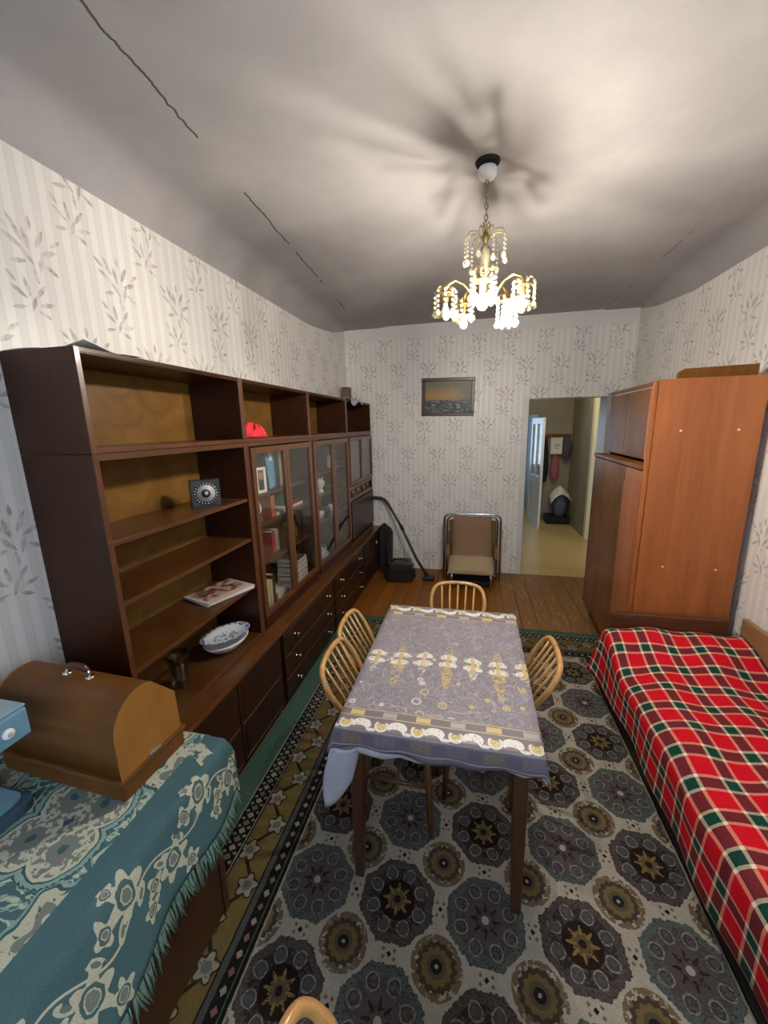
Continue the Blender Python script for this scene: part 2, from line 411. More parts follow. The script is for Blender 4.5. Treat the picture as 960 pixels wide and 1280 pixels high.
def tapestry_mat():
    g = G('tapestry_weave'); U, V, _ = g.xyz('UV')    # metres: U from the left wall, V towards the cabinets
    p0 = g.vec(U, V, 0); w = g.noise(p0, 16, 2); w2 = g.noise(g.vec(V, U, 3), 14, 2)
    x, y = U+(w-.5)*.035, V+(w2-.5)*.035
    hi = g.noise(p0, 90, 2); sp = g.noise(p0, 62, 3)
    base = g.mix(g.noise(p0, 6, 2), (.048, .105, .120), (.068, .135, .15))
    cream, gray, lt = (.43, .43, .33), (.16, .18, .165), (.20, .31, .28)
    P = .40
    def lattice(ox, oy): return ((x-ox)/P+.5).fract()-.5, ((y-oy)/P+.5).fract()-.5
    field = U < .585
    col = base
    # scroll-work between the medallions
    sc = (g.noise(p0, 13, 2, .5, 2.0)-.5).abs()
    col = g.mix(field*(sc < .06), col, lt); col = g.mix(field*(sc < .03)*(hi < .6), col, cream)
    # smaller flowers on the half lattice points
    c, d = lattice(.42+P/2, .60+P/2); rr = (c*c+d*d).sqrt(); tt = g.math('ARCTAN2', d, c)
    fl = rr+.03*(tt*6.0).cos()
    col = g.mix(field*(fl < .27), col, lt); col = g.mix(field*(fl < .25), col, (.045, .10, .11))
    col = g.mix(field*(fl < .23)*(sp < .62), col, cream); col = g.mix(field*(fl < .15), col, gray)
    col = g.mix(field*(fl < .09), col, cream); col = g.mix(field*(fl < .045), col, (.04, .09, .10))
    # large quatrefoils
    a, b = lattice(.42, .60); a, b = a.abs(), b.abs()
    lob = ((a-.135)*(a-.135)+(b-.15)*(b-.15)).sqrt()
    q = lob.min((a*a*1.3+b*b).sqrt()+.02)
    col = g.mix(field*(q < .232), col, (.04, .09, .10))
    col = g.mix(field*(q < .222+.006*((a-b)*160.0).sin()), col, lt); col = g.mix(field*(q < .192), col, (.035, .085, .095))
    col = g.mix(field*(q < .18), col, cream); col = g.mix(field*(q < .16)*(sp > .50), col, gray)
    col = g.mix(field*(lob < .085)*(sp < .57), col, gray); col = g.mix(field*(lob < .03), col, (.05, .11, .12))
    col = g.mix(field*((a+b) < .035), col, (.04, .09, .10))
    # vine border beside the hanging edge
    t = U-.735-.026*(V*(2*pi/.26)).sin()
    col = g.mix((U > .655)*(t.abs() < .0028), col, cream)
    k = ((V/.13).fract()-.5)*.13; t2 = U-.735+.020*(((V/.26).fract() > .5)*2.0-1.0)
    n3 = g.noise(p0, 34, 3); zz = (U > .65)
    def floret(cv, cu, R, n_, ph):
        kk = ((V-cv)/.26+.5).fract()*.26-.13; uu = U-cu
        r_ = (kk*kk+uu*uu).sqrt()+(n3-.5)*.022; t_ = g.math('ARCTAN2', uu, kk)
        return r_-R*.26*(t_*float(n_)+ph).cos(), r_
    for cv, cu, R, n_ in ((.0, .775, .040, 6), (.13, .70, .040, 6), (.065, .712, .022, 4), (.195, .765, .022, 4), (.045, .83, .024, 5), (.17, .80, .022, 5), (.10, .665, .016, 4)):
        f_, r_ = floret(cv, cu, R, n_, cv*9)
        col = g.mix(zz*(f_ < R), col, cream); col = g.mix(zz*((r_-R*.52).abs() < R*.10), col, (.06, .12, .125))
        col = g.mix(zz*(r_ < R*.34), col, gray)
    for cv, cu, sl in ((.03, .735, 1.2), (.095, .745, -1.2), (.16, .735, -1.2), (.225, .74, 1.2)):
        kk = ((V-cv)/.26+.5).fract()*.26-.13; uu = U-cu
        e_ = ((kk+uu*sl)/.036)*((kk+uu*sl)/.036)+((uu-kk*sl)/.016)*((uu-kk*sl)/.016)
        col = g.mix(zz*(e_ < 1)*(n3 < .58), col, cream); col = g.mix(zz*(e_ < .25), col, (.12, .17, .16))
    # end border across the far edge
    far = (V > 1.20)*(U < .66)*(U > .30)
    col = g.mix(far*((V-1.265-.014*(U*45.0).sin()).abs() < .026)*(n3 < .53), col, cream)
    col = g.mul(col, g.mix(g.noise(p0, 260, 1), (.7, .7, .7), (1.25, 1.25, 1.25)))
    g.bump(hi, .4, .004)
    return g.fin(col, .92, .1)

def plaid_mat():
    g = G('plaid_wool'); U, V, _ = g.xyz('UV')
    n = g.noise(g.vec(U, V, 0), 90, 2)
    def seq(t, P):
        f = (t/P).fract(); d = (f-.5).abs()
        c = g.mix(d < .235, (.56, .008, .018), (.74, .66, .52))
        return g.mix(d < .15, c, (.010, .055, .035))
    def band(t, P):
        d = ((t/P).fract()-.5).abs(); return d < .235, d < .15
    wu, du = band(U, .134); wv, dv = band(V, .139)
    c = g.mix(wu.max(wv), (.58, .007, .018), (.66, .20, .15))
    c = g.mix(du.max(dv), c, (.155, .022, .028))
    c = g.mix(wu*wv, c, (.34, .20, .13)); c = g.mix(wu*wv*(1-du)*(1-dv), c, (.78, .70, .52))
    c = g.mix((wu*dv*(1-du)).max(wv*du*(1-dv)), c, (.40, .34, .24)); c = g.mix(du*dv, c, (.010, .055, .038))
    c = g.mul(c, g.mix(n, (.8, .8, .8), (1.2, 1.2, 1.2)))
    g.bump(n, .25, .004)
    return g.fin(c, .95, .1)

def plank_mat():
    g = G('painted_floorboard'); x, y, z = g.xyz()
    oi = g.n('ShaderNodeObjectInfo'); rnd = E_(g, oi.outputs['Random'])
    gp = g.n('ShaderNodeNewGeometry'); sp = g.n('ShaderNodeSeparateXYZ'); g.link(gp.outputs['Position'], sp.inputs[0])
    wx, wy = E_(g, sp.outputs[0]), E_(g, sp.outputs[1])
    v = g.vec(wx*1.0, wy*.09, rnd*7.0)
    n = g.noise(v, 24, 4, .6); col = g.mix(n, (.20, .068, .010), (.32, .118, .018))
    col = g.mix(rnd*.35, col, (.11, .04, .009))
    # paint worn off along the walked path to the doorway
    path = g.ss(wx, -.05, .55)
    wr = (g.noise(g.vec(wx*1.0, wy*.16, 0), 34, 3, .7) > .60)*path
    col = g.mix(path*.45, col, (.17, .115, .04))
    col = g.mix(wr*.6, col, (.36, .30, .19))
    r = .24+.2*g.noise(gp.outputs['Position'], 7, 3)
    return g.fin(col, r, .16, 0, .03, coatr=.1)

def painting_mat():
    g = G('seascape_paint'); x, y, z = g.xyz()
    n = g.noise(g.vec(x*1.0, z*2.2, 0), 14, 4, .6); h = z+(n-.5)*.13
    sky = g.mix(g.ss(h, .02, .15), (.36, .205, .06), (.13, .125, .085))
    sky = g.mix(g.ss(x+(n-.5)*.2, .02, .25), sky, (.11, .095, .06))
    sea = g.mix(g.ss(g.noise(g.vec(x, z*3.0, 1), 22, 4), .48, .66), (.012, .022, .022), (.26, .28, .24))
    return g.fin(g.mix(g.ss(h, -.05, -.015), sea, sky), .4, .4)

def glass_mat(name, tint=(1, 1, 1), refl=1.0):
    g = G(name); t = g.n('ShaderNodeBsdfTransparent'); t.inputs[0].default_value = (*tint, 1)
    gl = g.n('ShaderNodeBsdfGlossy'); gl.inputs['Roughness'].default_value = .04
    fr = g.n('ShaderNodeFresnel'); fr.inputs[0].default_value = 1.45
    geo = g.n('ShaderNodeNewGeometry')
    mx = g.n('ShaderNodeMixShader'); f = E_(g, fr.outputs[0])*refl
    g.link(f, mx.inputs[0]); g.t.links.new(t.outputs[0], mx.inputs[1]); g.t.links.new(gl.outputs[0], mx.inputs[2])
    g.t.links.new(mx.outputs[0], g.out.inputs[0]); return g.m
def crystal_mat():
    g = G('cut_crystal'); t = g.n('ShaderNodeBsdfTransparent'); t.inputs[0].default_value = (1, .97, .88, 1)
    gl = g.n('ShaderNodeBsdfGlossy'); gl.inputs['Roughness'].default_value = .1
    tr = g.n('ShaderNodeBsdfTranslucent'); tr.inputs[0].default_value = (1, .93, .70, 1)
    df = g.n('ShaderNodeBsdfDiffuse'); df.inputs[0].default_value = (.95, .88, .68, 1)
    ad = g.n('ShaderNodeMixShader'); ad.inputs[0].default_value = .5
    g.t.links.new(tr.outputs[0], ad.inputs[1]); g.t.links.new(df.outputs[0], ad.inputs[2])
    fr = g.n('ShaderNodeFresnel'); fr.inputs[0].default_value = 1.6
    m1 = g.n('ShaderNodeMixShader'); m1.inputs[0].default_value = .30
    g.t.links.new(t.outputs[0], m1.inputs[1]); g.t.links.new(ad.outputs[0], m1.inputs[2])
    m2 = g.n('ShaderNodeMixShader'); g.t.links.new(fr.outputs[0], m2.inputs[0])
    g.t.links.new(m1.outputs[0], m2.inputs[1]); g.t.links.new(gl.outputs[0], m2.inputs[2])
    g.t.links.new(m2.outputs[0], g.out.inputs[0]); return g.m
def emit(name, col, st):
    g = G(name); g.b.inputs['Base Color'].default_value = (*col, 1)
    g.b.inputs['Emission Color'].default_value = (*col, 1); g.b.inputs['Emission Strength'].default_value = st; return g.m

M = {}
M['dark'] = wood('polished_mahogany', (.022, .0065, .0028), (.048, .0145, .0055), 'z', .36, .22, .08, 1, 10, 3)
M['edge'] = wood('mahogany_edge', (.070, .025, .010), (.115, .043, .018), 'y', .35, .4, .1)
M['door'] = wood('cabinet_front', (.020, .0075, .0040), (.036, .0135, .0065), 'z', .36, .25, .1, 1, 12)
M['shelf'] = wood('shelf_board', (.048, .016, .0035), (.105, .040, .0095), 'y', .28, .4, .2, 1, 9, 4)
M['back'] = wood('plywood_back', (.115, .050, .010), (.225, .112, .024), 'y', .4, .3, .1, .6, 8, 5)
M['counter'] = wood('worktop_veneer', (.058, .019, .005), (.125, .046, .011), 'y', .3, .4, .2, 1, 12, 4)
M['orange'] = wood('cherry_laminate', (.27, .078, .018), (.40, .128, .034), 'z', .42, .4, .1, 1, 10)
M['walnut'] = wood('lacquered_walnut', (.095, .036, .007), (.25, .108, .024), 'z', .42, .08, 0, .8, 9, 2)
M['honey'] = wood('honey_bentwood', (.42, .215, .065), (.60, .34, .12), 'z', .32, .5, .3)
M['seat'] = wood('brown_seat', (.07, .028, .010), (.13, .055, .02), 'x', .35)
M['leg'] = wood('dark_leg', (.045, .017, .008), (.075, .029, .013), 'z', .4)
M['case'] = wood('bentwood_case', (.085, .033, .008), (.16, .066, .015), 'x', .36, .2, 0, 1, 10, 2)
M['case_end'] = wood('case_end_veneer', (.23, .098, .02), (.34, .155, .035), 'z', .36, .25, .05, 1, 9, 2)
M['steel'] = flat('chromed_steel', (.62, .62, .64), .18, .5, 1)
M['brass'] = flat('brass', (.62, .45, .17), .25, .5, 1)
M['knob'] = flat('worn_metal_knob', (.58, .50, .38), .25, .5, 1)
M['oldbrass'] = flat('dark_brass', (.30, .22, .09), .35, .5, 1)
M['black'] = flat('black_plastic', (.016, .016, .018), .38)
M['blackcloth'] = flat('black_fabric', (.010, .010, .011), .9)
M['white'] = flat('white_gloss_paint', (.66, .67, .67), .3)
M['porcelain'] = flat('porcelain', (.72, .73, .74), .15, .6, 0, .3, .05)
M['linen'] = flat('white_linen', (.42, .44, .52), .9, .2)
M['paper'] = flat('paper', (.74, .72, .66), .9, .2)
M['tanpad'] = flat('tan_cloth', (.245, .155, .095), .95, .1, 0, 0, .2, 60)
M['palepad'] = flat('pale_cloth', (.40, .31, .19), .95, .1, 0, 0, .22, 80)
M['olive'] = flat('olive_cloth', (.13, .095, .03), .95, .1)
M['blue'] = flat('blue_enamel', (.12, .26, .36), .3, .5, 0, .2)
M['darkblue'] = flat('dark_blue_plastic', (.035, .075, .11), .35)
M['red'] = flat('red_cloth', (.62, .02, .03), .8)
M['redbutton'] = flat('red_button', (.22, .02, .03), .4)
M['glass'] = glass_mat('window_glass', (.97, .98, .97), .32)
M['vaseglass'] = glass_mat('clear_glass', (.98, .99, .99), .8)
M['crystal'] = crystal_mat()
M['lit'] = emit('lit_bulb', (1, .915, .80), BULB)
M['bulb'] = flat('frosted_bulb', (.42, .38, .30), .3)
M['ceil'] = ceiling_mat()
M['rug'] = rug_mat()
M['cloth'] = tablecloth_mat()
M['tapestry'] = tapestry_mat()
M['fringe'] = flat('tassel_yarn', (.13, .22, .18), .95, .1, 0, 0, .4, 60)
M['plaid'] = plaid_mat()
M['plank'] = plank_mat()
M['subfloor'] = flat('subfloor', (.05, .025, .01), .8)
M['lino'] = flat('yellow_linoleum', (.46, .33, .13), .35, .5, 0, 0, .1, 4)
M['wallL'] = wallpaper('wallpaper_left', 'y', 2.635)
M['wallR'] = wallpaper('wallpaper_right', 'y', 2.63)
M['wallB'] = wallpaper('wallpaper_back', 'x', 2.66)
M['halwall'] = flat('hall_paint', (.25, .225, .165), .7, .3, 0, 0, .06, 3)
M['halyellow'] = flat('hall_yellow_paint', (.66, .60, .40), .6, .3, 0, 0, .04, 3)
M['jamb'] = flat('grey_jamb_paint', (.36, .36, .355), .45)
M['kitwall'] = flat('kitchen_paint', (.35, .42, .52), .7)

# ------------------------------------------------------------------ the room shell
XL, XR, YB, YF, ZC = -1.469, 1.54, 4.58, -1.15, 2.79
fl = struct(MB().box(XL-.1, XR+.1, YF, YB, -.08, -.021).build('floor', M['subfloor']))
pm = None
n = 22; w = (XR-XL)/n
for i in range(n):
    x0 = XL+i*w
    if pm is None:
        o = MB().box(.0015, w-.0015, YF, YB, -.0215, 0).build('plank', M['plank'], fl, .002); pm = o
    else:
        o = pm.copy(); COL.objects.link(o)
    o.location = (x0, 0, 0)
# ceiling with coved long sides and shallow plaster strips
def ceil_prof(R1, R2):
    cv = []
    for i in range(11):
        a = i/10*pi/2; cv.append((XR-R1+R1*cos(a), ZC-R1+R1*sin(a)))
    cv += [(1.24, ZC), (1.20, ZC+.010), (-.95, ZC+.010), (-1.0, ZC+.004), (-1.075, ZC-.002), (-1.105, ZC)]
    for i in range(11):
        a = pi/2+i/10*pi/2; cv.append((XL+R2+R2*cos(a), ZC-R2+R2*sin(a)))
    return cv
c = MB(); rows = [(YF, .15, .165), (YB-1.0, .15, .165), (YB-.4, .09, .10), (YB, .012, .012)]
vs = []
for y, R1, R2 in rows: vs += [(p[0], y, p[1]) for p in ceil_prof(R1, R2)]
nn = len(vs)//len(rows)
c.add(vs, [(j*nn+i, j*nn+i+1, (j+1)*nn+i+1, (j+1)*nn+i) for j in range(len(rows)-1) for i in range(nn-1)], True)
ceil = struct(c.build('ceiling', M['ceil'], fixn=False))
struct(MB().box(XL-.1, XL, YF-.4, YB, -.02, ZC+.1).build('wall_left', M['wallL']))
struct(MB().box(XR, XR+.1, YF-.4, YB, -.02, ZC+.1).build('wall_right', M['wallR']))
DX0, DX1, DZ, BT = .548, 1.334, 1.985, .26
wb = MB().box(XL-.1, DX0, YB, YB+BT, -.02, ZC+.12).box(DX1, XR+.1, YB, YB+BT, -.02, ZC+.12).box(DX0, DX1, YB, YB+BT, DZ, ZC+.12)
struct(wb.build('wall_back', M['wallB']))
wr = MB().box(XL-.1, -.85, YF-.40, YF, -.02, ZC+.12).box(1.05, XR+.1, YF-.40, YF, -.02, ZC+.12).box(-.85, 1.05, YF-.40, YF, -.02, 1.2).box(-.85, 1.05, YF-.40, YF, 2.5, ZC+.12)
struct(wr.build('wall_front', M['wallB']))
wn = struct(MB().box(-.85, -.79, YF-.38, YF-.32, 1.2, 2.5).box(.99, 1.05, YF-.38, YF-.32, 1.2, 2.5).box(.07, .13, YF-.38, YF-.32, 1.26, 2.44)
    .box(-.79, .99, YF-.38, YF-.32, 1.2, 1.26).box(-.79, .99, YF-.38, YF-.32, 2.44, 2.5).build('window_1', M['white'], None, .004))
MB().box(-.79, .99, YF-.355, YF-.35, 1.26, 2.44).build('pane', M['glass'], wn)
# doorway lining
d1 = struct(MB().box(DX0-.045, DX0+.012, YB-.012, YB+BT, 0, DZ+.02).build('door_1', M['white'], None, .003))
MB().box(DX1-.012, DX1+.045, YB-.012, YB+BT, 0, DZ+.02).build('jamb', M['jamb'], d1, .003)
MB().box(DX0+.0121, DX1-.0121, YB-.012, YB+BT, DZ-.012, DZ+.02).build('lintel', M['wallB'], d1, .003)

# ------------------------------------------------------------------ the hall beyond the doorway
HY = YB+BT
struct(MB().box(DX0, DX1, YB+.001, HY, -.08, .0015).box(-.6, 2.3, HY+.001, 7.45, -.08, .002).build('floor_hall', M['lino']))
struct(MB().box(-.6, 2.3, HY+.001, 9.1, 2.6, 2.68).build('ceiling_hall', M['ceil']))
struct(MB().box(1.08, 1.65, 7.45, 7.55, 0, 2.6).box(.2, 1.08, 7.45, 7.55, 1.86, 2.6).build('wall_hall_back', M['halwall']))
struct(MB().box(1.64, 1.74, 6.28, 7.45, 0, 2.6).build('wall_hall_right', M['halwall']))
struct(MB().box(1.64, 2.3, 6.18, 6.28, 0, 2.6).build('wall_hall_corner', M['halyellow']))
struct(MB().box(-.7, -.6, HY, 9.1, 0, 2.6).build('wall_hall_left', M['halwall']))
struct(MB().box(2.3, 2.4, HY, 6.3, 0, 2.6).build('wall_hall_end', M['halyellow']))
struct(MB().box(-.6, 1.6, 9.0, 9.1, 0, 2.6).build('wall_kitchen', M['kitwall']))
struct(MB().box(-.6, 1.08, 7.5, 9.0, -.08, .002).build('floor_kitchen', M['lino']))
struct(MB().box(1.08, 1.18, 7.55, 9.0, 0, 2.6).build('wall_kitchen_right', M['kitwall']))
# panelled door leaf standing open into the hall
LA = atan2(-.67, .08)
lf = thing('door_leaf', 'white panelled door leaf standing ajar in the hall beyond the doorway', 'door', (.985, 7.37, .004), LA)
W, Hh = .675, 1.80
fr = MB().box(0, .09, -.018, .018, 0, Hh).box(W-.09, W, -.018, .018, 0, Hh)
for z0, z1 in ((0, .16), (.72, .86), (Hh-.1, Hh)): fr.box(.09, W-.09, -.018, .018, z0, z1)
fr.box(W/2-.03, W/2+.03, -.018, .018, .86, Hh-.1).build('leaf_frame', M['white'], lf, .004)
MB().box(.09, W-.09, -.008, .008, .16, .72).build('lower_panel', M['white'], lf)
for x0, x1 in ((.09, W/2-.03), (W/2+.03, W-.09)): MB().box(x0, x1, -.004, .004, .86, Hh-.1).build('door_pane', M['glass'], lf)
MB().tube([(W-.05, -.018, .92), (W-.05, -.06, .92), (W-.14, -.06, .92)], .009).build('handle', M['brass'], lf)
def calmat():
    g = G('calendar_print'); x, y, z = g.xyz(); e = ((x-1.385)/.05)*((x-1.385)/.05)+((z-1.32)/.045)*((z-1.32)/.045)
    return g.fin(g.mix((e < 1)*(g.noise(g.coord(), 40, 2) > .5), (.60, .58, .52), (.22, .21, .19)), .8)
M['calendar'] = calmat()
# coat rack, hung things and the pile below
rack = thing('coat_rack', 'wooden coat rail with hooks on the hall wall', 'coat rack', (1.37, 7.45, 1.50))
MB().box(-.2, .25, -.025, 0, -.03, .03).build('rail', M['walnut'], rack, .004)
for k in range(5): MB().tube([(-.16+k*.09, -.026, 0), (-.16+k*.09, -.065, -.02), (-.16+k*.09, -.07, .02)], .006).build('hook', M['steel'], rack)
tag(MB().box(1.285, 1.475, 7.33, 7.338, 1.19, 1.47).build('calendar', M['calendar'], None, .002), 'white sheet with a small grey drawing hanging among coats in the hall', 'calendar')
def sack(name, mat, label, cat, x0, x1, z0, z1, y, th, seed, taper=.7):
    rnd = random.Random(seed); k = [rnd.uniform(.8, 1.2) for _ in range(40)]
    def fn(u, v):
        a = 2*pi*u; wv = 1-(1-taper)*v**1.5
        rr = (.35+.65*sin(pi*min(.999, .12+v*.80)))*(1+.10*sin(5*a+seed)*sin(3*v+seed)+.06*sin(9*a+v*7))
        return Vector(((x0+x1)/2+(x1-x0)/2*wv*rr*cos(a), y+th/2*rr*sin(a), z0+(z1-z0)*v))
    o = MB().grid(fn, 18, 12); o.lathe([(.25*(x1-x0)/2, 0), (.01, .0)], 8, ((x0+x1)/2, y, z1))
    return tag(o.build(name, mat), label, cat)
sack('coat', M['blackcloth'], 'dark coat hanging at the left end of the hall rack', 'coat', 1.13, 1.28, .70, 1.47, 7.38, .12, 1)
sack('bag', flat('pink_cloth', (.30, .09, .11), .85), 'pink bag hanging below the white sheet in the hall', 'bag', 1.30, 1.46, .76, 1.17, 7.37, .10, 2)
sack('jacket', flat('patterned_cloth', (.07, .06, .075), .9, var=.8, scale=25), 'dark patterned jacket bundle hanging at right end of the hall rack', 'jacket', 1.47, 1.63, 1.10, 1.50, 7.37, .13, 3, .9)
sack('bag', flat('slate_blue_bag', (.085, .11, .15), .7), 'slate blue bag standing on the hall floor under the coats', 'bag', 1.36, 1.62, .12, .52, 7.28, .22, 4, .9)
t = thing('basket', 'dark crate on the hall floor with the blue bag in it', 'crate', (1.45, 7.25, .002))
MB().box(-.2, .17, -.16, .16, 0, .04).box(-.2, .17, -.16, -.14, .04, .13).box(-.2, .17, .14, .16, .04, .13).box(-.2, -.18, -.14, .14, .04, .13).box(.15, .17, -.14, .14, .04, .13).build('crate_body', M['blackcloth'], t, .004)
def fn(u, v):
    e = abs(2*u-1); return Vector((1.31+.35*u, 7.37-.27*v, (.66-.20*e**1.2)*(1-v)+(.535-.17*e**1.4)*v+.012*sin(9*u)))
tag(MB().grid(fn, 12, 6).build('paper_sheet', M['paper'], None, solid=.004), 'white cloth thrown over the blue bag on the hall floor', 'cloth')

# ------------------------------------------------------------------ wall unit: bases, worktop, upper cabinets, top boxes
XB, XCF, XU = XL+.004, -1.085, -1.175       # back, base front, upper front
ys_b = [1.02, 1.93, 2.84, 3.745, 4.50]
ys_u = [1.015, 1.885, 2.735, 3.612, 4.497]
ZK = .547
def carcass(root, x0, x1, y0, y1, z0, z1, side=.02, mat='dark', back='back', bottom=True, top=True):
    MB().box(x0, x1, y0, y0+side, z0, z1).build('side_panel', M[mat], root, .0015, True)
    MB().box(x0, x1, y1-side, y1, z0, z1).build('side_panel', M[mat], root, .0015, True)
    if top: MB().box(x0, x1-.001, y0+side+.0003, y1-side-.0003, z1-side, z1).build('top_panel', M[mat], root, .0015, True)
    if bottom: MB().box(x0, x1-.001, y0+side+.0003, y1-side-.0003, z0, z0+side).build('bottom_panel', M['shelf'], root, .0015, True)
    MB().box(x0, x0+.006, y0+side, y1-side, z0+side, z1-side).build('back_panel', M[back], root, 0, True)
def strip(root, y0, y1, z, name='front_edge'):
    MB().box(XU-.002, XU+.003, y0, y1, z-.011, z+.011).build(name, M['edge'], root, .001, True)
base_labels = [('two-door base cabinet of the dark wall unit, nearest the camera', 'doors'),
    ('dark base chest of three long drawers, the nearer of the two', 'drawers'),
    ('dark base chest of three long drawers, the farther of the two', 'drawers'),
    ('farthest base cabinet of the dark wall unit, next to the vacuum cleaner', 'doors')]
for i, (lab, kind) in enumerate(base_labels):
    y0, y1 = ys_b[i], ys_b[i+1]-.001
    r = thing('base_cabinet', lab, 'cabinet', (-1.28, (y0+y1)/2, 0), 0, 'base cabinets of the wall unit')
    X1 = XCF-.022
    carcass(r, XB, X1, y0, y1, .05, ZK-.023, top=False)
    MB().box(XB, X1-.02, y0+.01, y1-.01, 0, .05).build('plinth', M['dark'], r, 0, True)
    yy0, yy1 = y0+.022, y1-.022
    if kind == 'drawers':
        h = (ZK-.03-.062)/3
        for k in range(3):
            z0 = .062+k*h
            d = MB().box(X1+.001, X1+.020, yy0, yy1, z0+.006, z0+h-.006).build('drawer', M['door'], r, .003, True)
            MB().box(X1+.0195, X1+.0235, yy0, yy1, z0+h-.012, z0+h-.0055).build('drawer_lip', M['edge'], d, .001, True)
            for q in (.17, .83):
                kb = MB(); yq = yy0+q*(yy1-yy0); zq = z0+h*.52
                kb.lathe([(.010, 0), (.010, .004), (.005, .008), (.005, .016), (.012, .021), (.013, .028), (.006, .034)], 10, M=Matrix.Translation((X1+.020, yq, zq)) @ Matrix.Rotation(pi/2, 4, 'Y'))
                kb.build('knob', M['knob'], d, 0, True)
    else:
        ym = (yy0+yy1)/2
        for a, b in ((yy0, ym-.002), (ym+.002, yy1)):
            d = MB().box(X1+.001, X1+.018, a, b, .07, ZK-.035).build('door', M['door'], r, .003, True)
            for zz in (.285, .085):
                MB().box(X1+.017, X1+.0225, a+.012, b-.012, zz-.005, zz+.005).build('moulding', M['edge'], d, .0015, True)
            for q in (0, 1):     # raised field panels
                MB().box(X1+.0175, X1+.021, a+.03, b-.03, (.10, .305)[q], (.27, ZK-.05)[q]).build('field_panel', M['door'], d, .003, True)
        if i == 3:
            MB().lathe([(.02, 0), (.02, .003)], 10, M=Matrix.Translation((X1+.022, yy0+.52, .40)) @ Matrix.Rotation(pi/2, 4, 'Y')).build('white_sticker', M['paper'], r, 0, True)
wt = thing('worktop', 'long brown veneered worktop running over all the base cabinets', 'worktop', (-1.28, 2.76, ZK-.022))
MB().box(XB, XCF, 1.0, 4.50, ZK-.022, ZK).build('top_board', M['counter'], wt, .003, True)
MB().box(XCF+.0003, XCF+.004, 1.0, 4.50, ZK-.020, ZK-.003).build('front_edge', M['edge'], wt, .001, True)

Z0, ZM, ZT = ZK+.001, 1.655, 1.978
def shelf(root, y0, y1, z, x1=XU-.008):
    MB().box(XB+.007, x1, y0+.0205, y1-.0205, z-.018, z).build('shelf', M['shelf'], root, .001, True)
    MB().box(x1+.0002, x1+.003, y0+.0205, y1-.0205, z-.016, z-.002).build('shelf_edge', M['edge'], root, 0, True)
def frame_door(root, y0, y1, z0, z1, st=.035):
    x0, x1 = XU+.0005, XU+.018
    d = MB().box(x0, x1, y0, y0+st, z0, z1).box(x0, x1, y1-st, y1, z0, z1).box(x0, x1, y0+st, y1-st, z0, z0+st).box(x0, x1, y0+st, y1-st, z1-st, z1).build('glass_door', M['rail'], root, .002, True)
    MB().box(x0+.006, x0+.009, y0+st-.002, y1-st+.002, z0+st-.002, z1-st+.002).build('pane', M['glass'], d, 0, True)
    return d
M['rail'] = wood('door_rail', (.075, .028, .011), (.125, .048, .018), 'z', .3, .5, .3, 1, 12)
def upper(i, lab):
    y0, y1 = ys_u[i], ys_u[i+1]-.001
    r = thing('upper_cabinet', lab, 'cabinet', (-1.32, (y0+y1)/2, Z0), 0, 'upper cabinets of the wall unit')
    MB().box(XB, XU, y0, y0+.02, Z0, ZM).build('side_panel', M['dark'], r, .0015, True)
    MB().box(XB, XU, y1-.02, y1, Z0, ZM).build('side_panel', M['dark'], r, .0015, True)
    MB().box(XB, XU-.002, y0+.0203, y1-.0203, ZM-.02, ZM).build('top_panel', M['dark'], r, .0015, True)
    MB().box(XB, XU-.001, y0+.0203, y1-.0203, Z0, Z0+.022).build('bottom_panel', M['shelf'], r, .0015, True)
    MB().box(XB, XB+.006, y0+.02, y1-.02, Z0+.022, ZM-.02).build('back_panel', M['back'], r, 0, True)
    strip(r, y0+.02, y1-.02, ZM-.012)
    for yy in (y0, y1-.02): MB().box(XU-.001, XU+.0035, yy, yy+.02, Z0, ZM).build('front_edge', M['edge'], r, .001, True)
    return r, y0, y1
SH = {0: (.872, 1.139, 1.360), 1: (.935, 1.175, 1.352), 2: (.965, 1.180, 1.365)}
r, a, b = upper(0, 'open dark bookcase with three shelves, nearest unit on the worktop')
MB().box(XU-.0008, XU+.0035, a+.0203, b-.0203, Z0+.003, Z0+.021).build('base_edge', M['edge'], r, .001, True)
for z in SH[0]: shelf(r, a, b, z)
for i in (1, 2):
    r, a, b = upper(i, ('glass-door bookcase full of books, beside the open shelves', 'glass-door cabinet with porcelain and a pale teapot')[i-1])
    for z in SH[i]: shelf(r, a, b, z, XU-.03)
    MB().box(XU, XU+.016, a+.021, b-.021, Z0+.03, Z0+.085).build('lower_rail', M['dark'], r, .002, True)
    mid = (a+b)/2
    for p, q in ((a+.022, mid-.002), (mid+.002, b-.022)): frame_door(r, p, q, Z0+.09, ZM-.03)
r, a, b = upper(3, 'farthest upper cabinet, two narrow panes over a small spindle gallery')
mid = (a+b)/2
M['grayback'] = flat('curtain_grey', (.22, .22, .21), .8)
for p, q in ((a+.022, mid-.002), (mid+.002, b-.022)):
    d = frame_door(r, p, q, 1.16, ZM-.03, .03)
    MB().box(XU-.012, XU-.008, p+.01, q-.01, 1.17, ZM-.04).build('pane_lining', M['grayback'], d, 0, True)
MB().box(XB+.007, XU-.001, a+.0205, b-.0205, 1.128, 1.146).build('shelf', M['shelf'], r, .001, True)
MB().box(XB+.007, XU-.001, a+.0205, b-.0205, .995, 1.013).build('shelf', M['shelf'], r, .001, True)
MB().box(XU-.03, XU-.001, a+.0205, b-.0205, 1.0135, 1.03).box(XU-.03, XU-.001, a+.0205, b-.0205, 1.112, 1.1275).build('gallery_rail', M['rail'], r, .002, True)
MB().box(XU-.055, XU-.05, a+.0205, b-.0205, 1.0135, 1.1275).build('gallery_back', M['grayback'], r, 0, True)
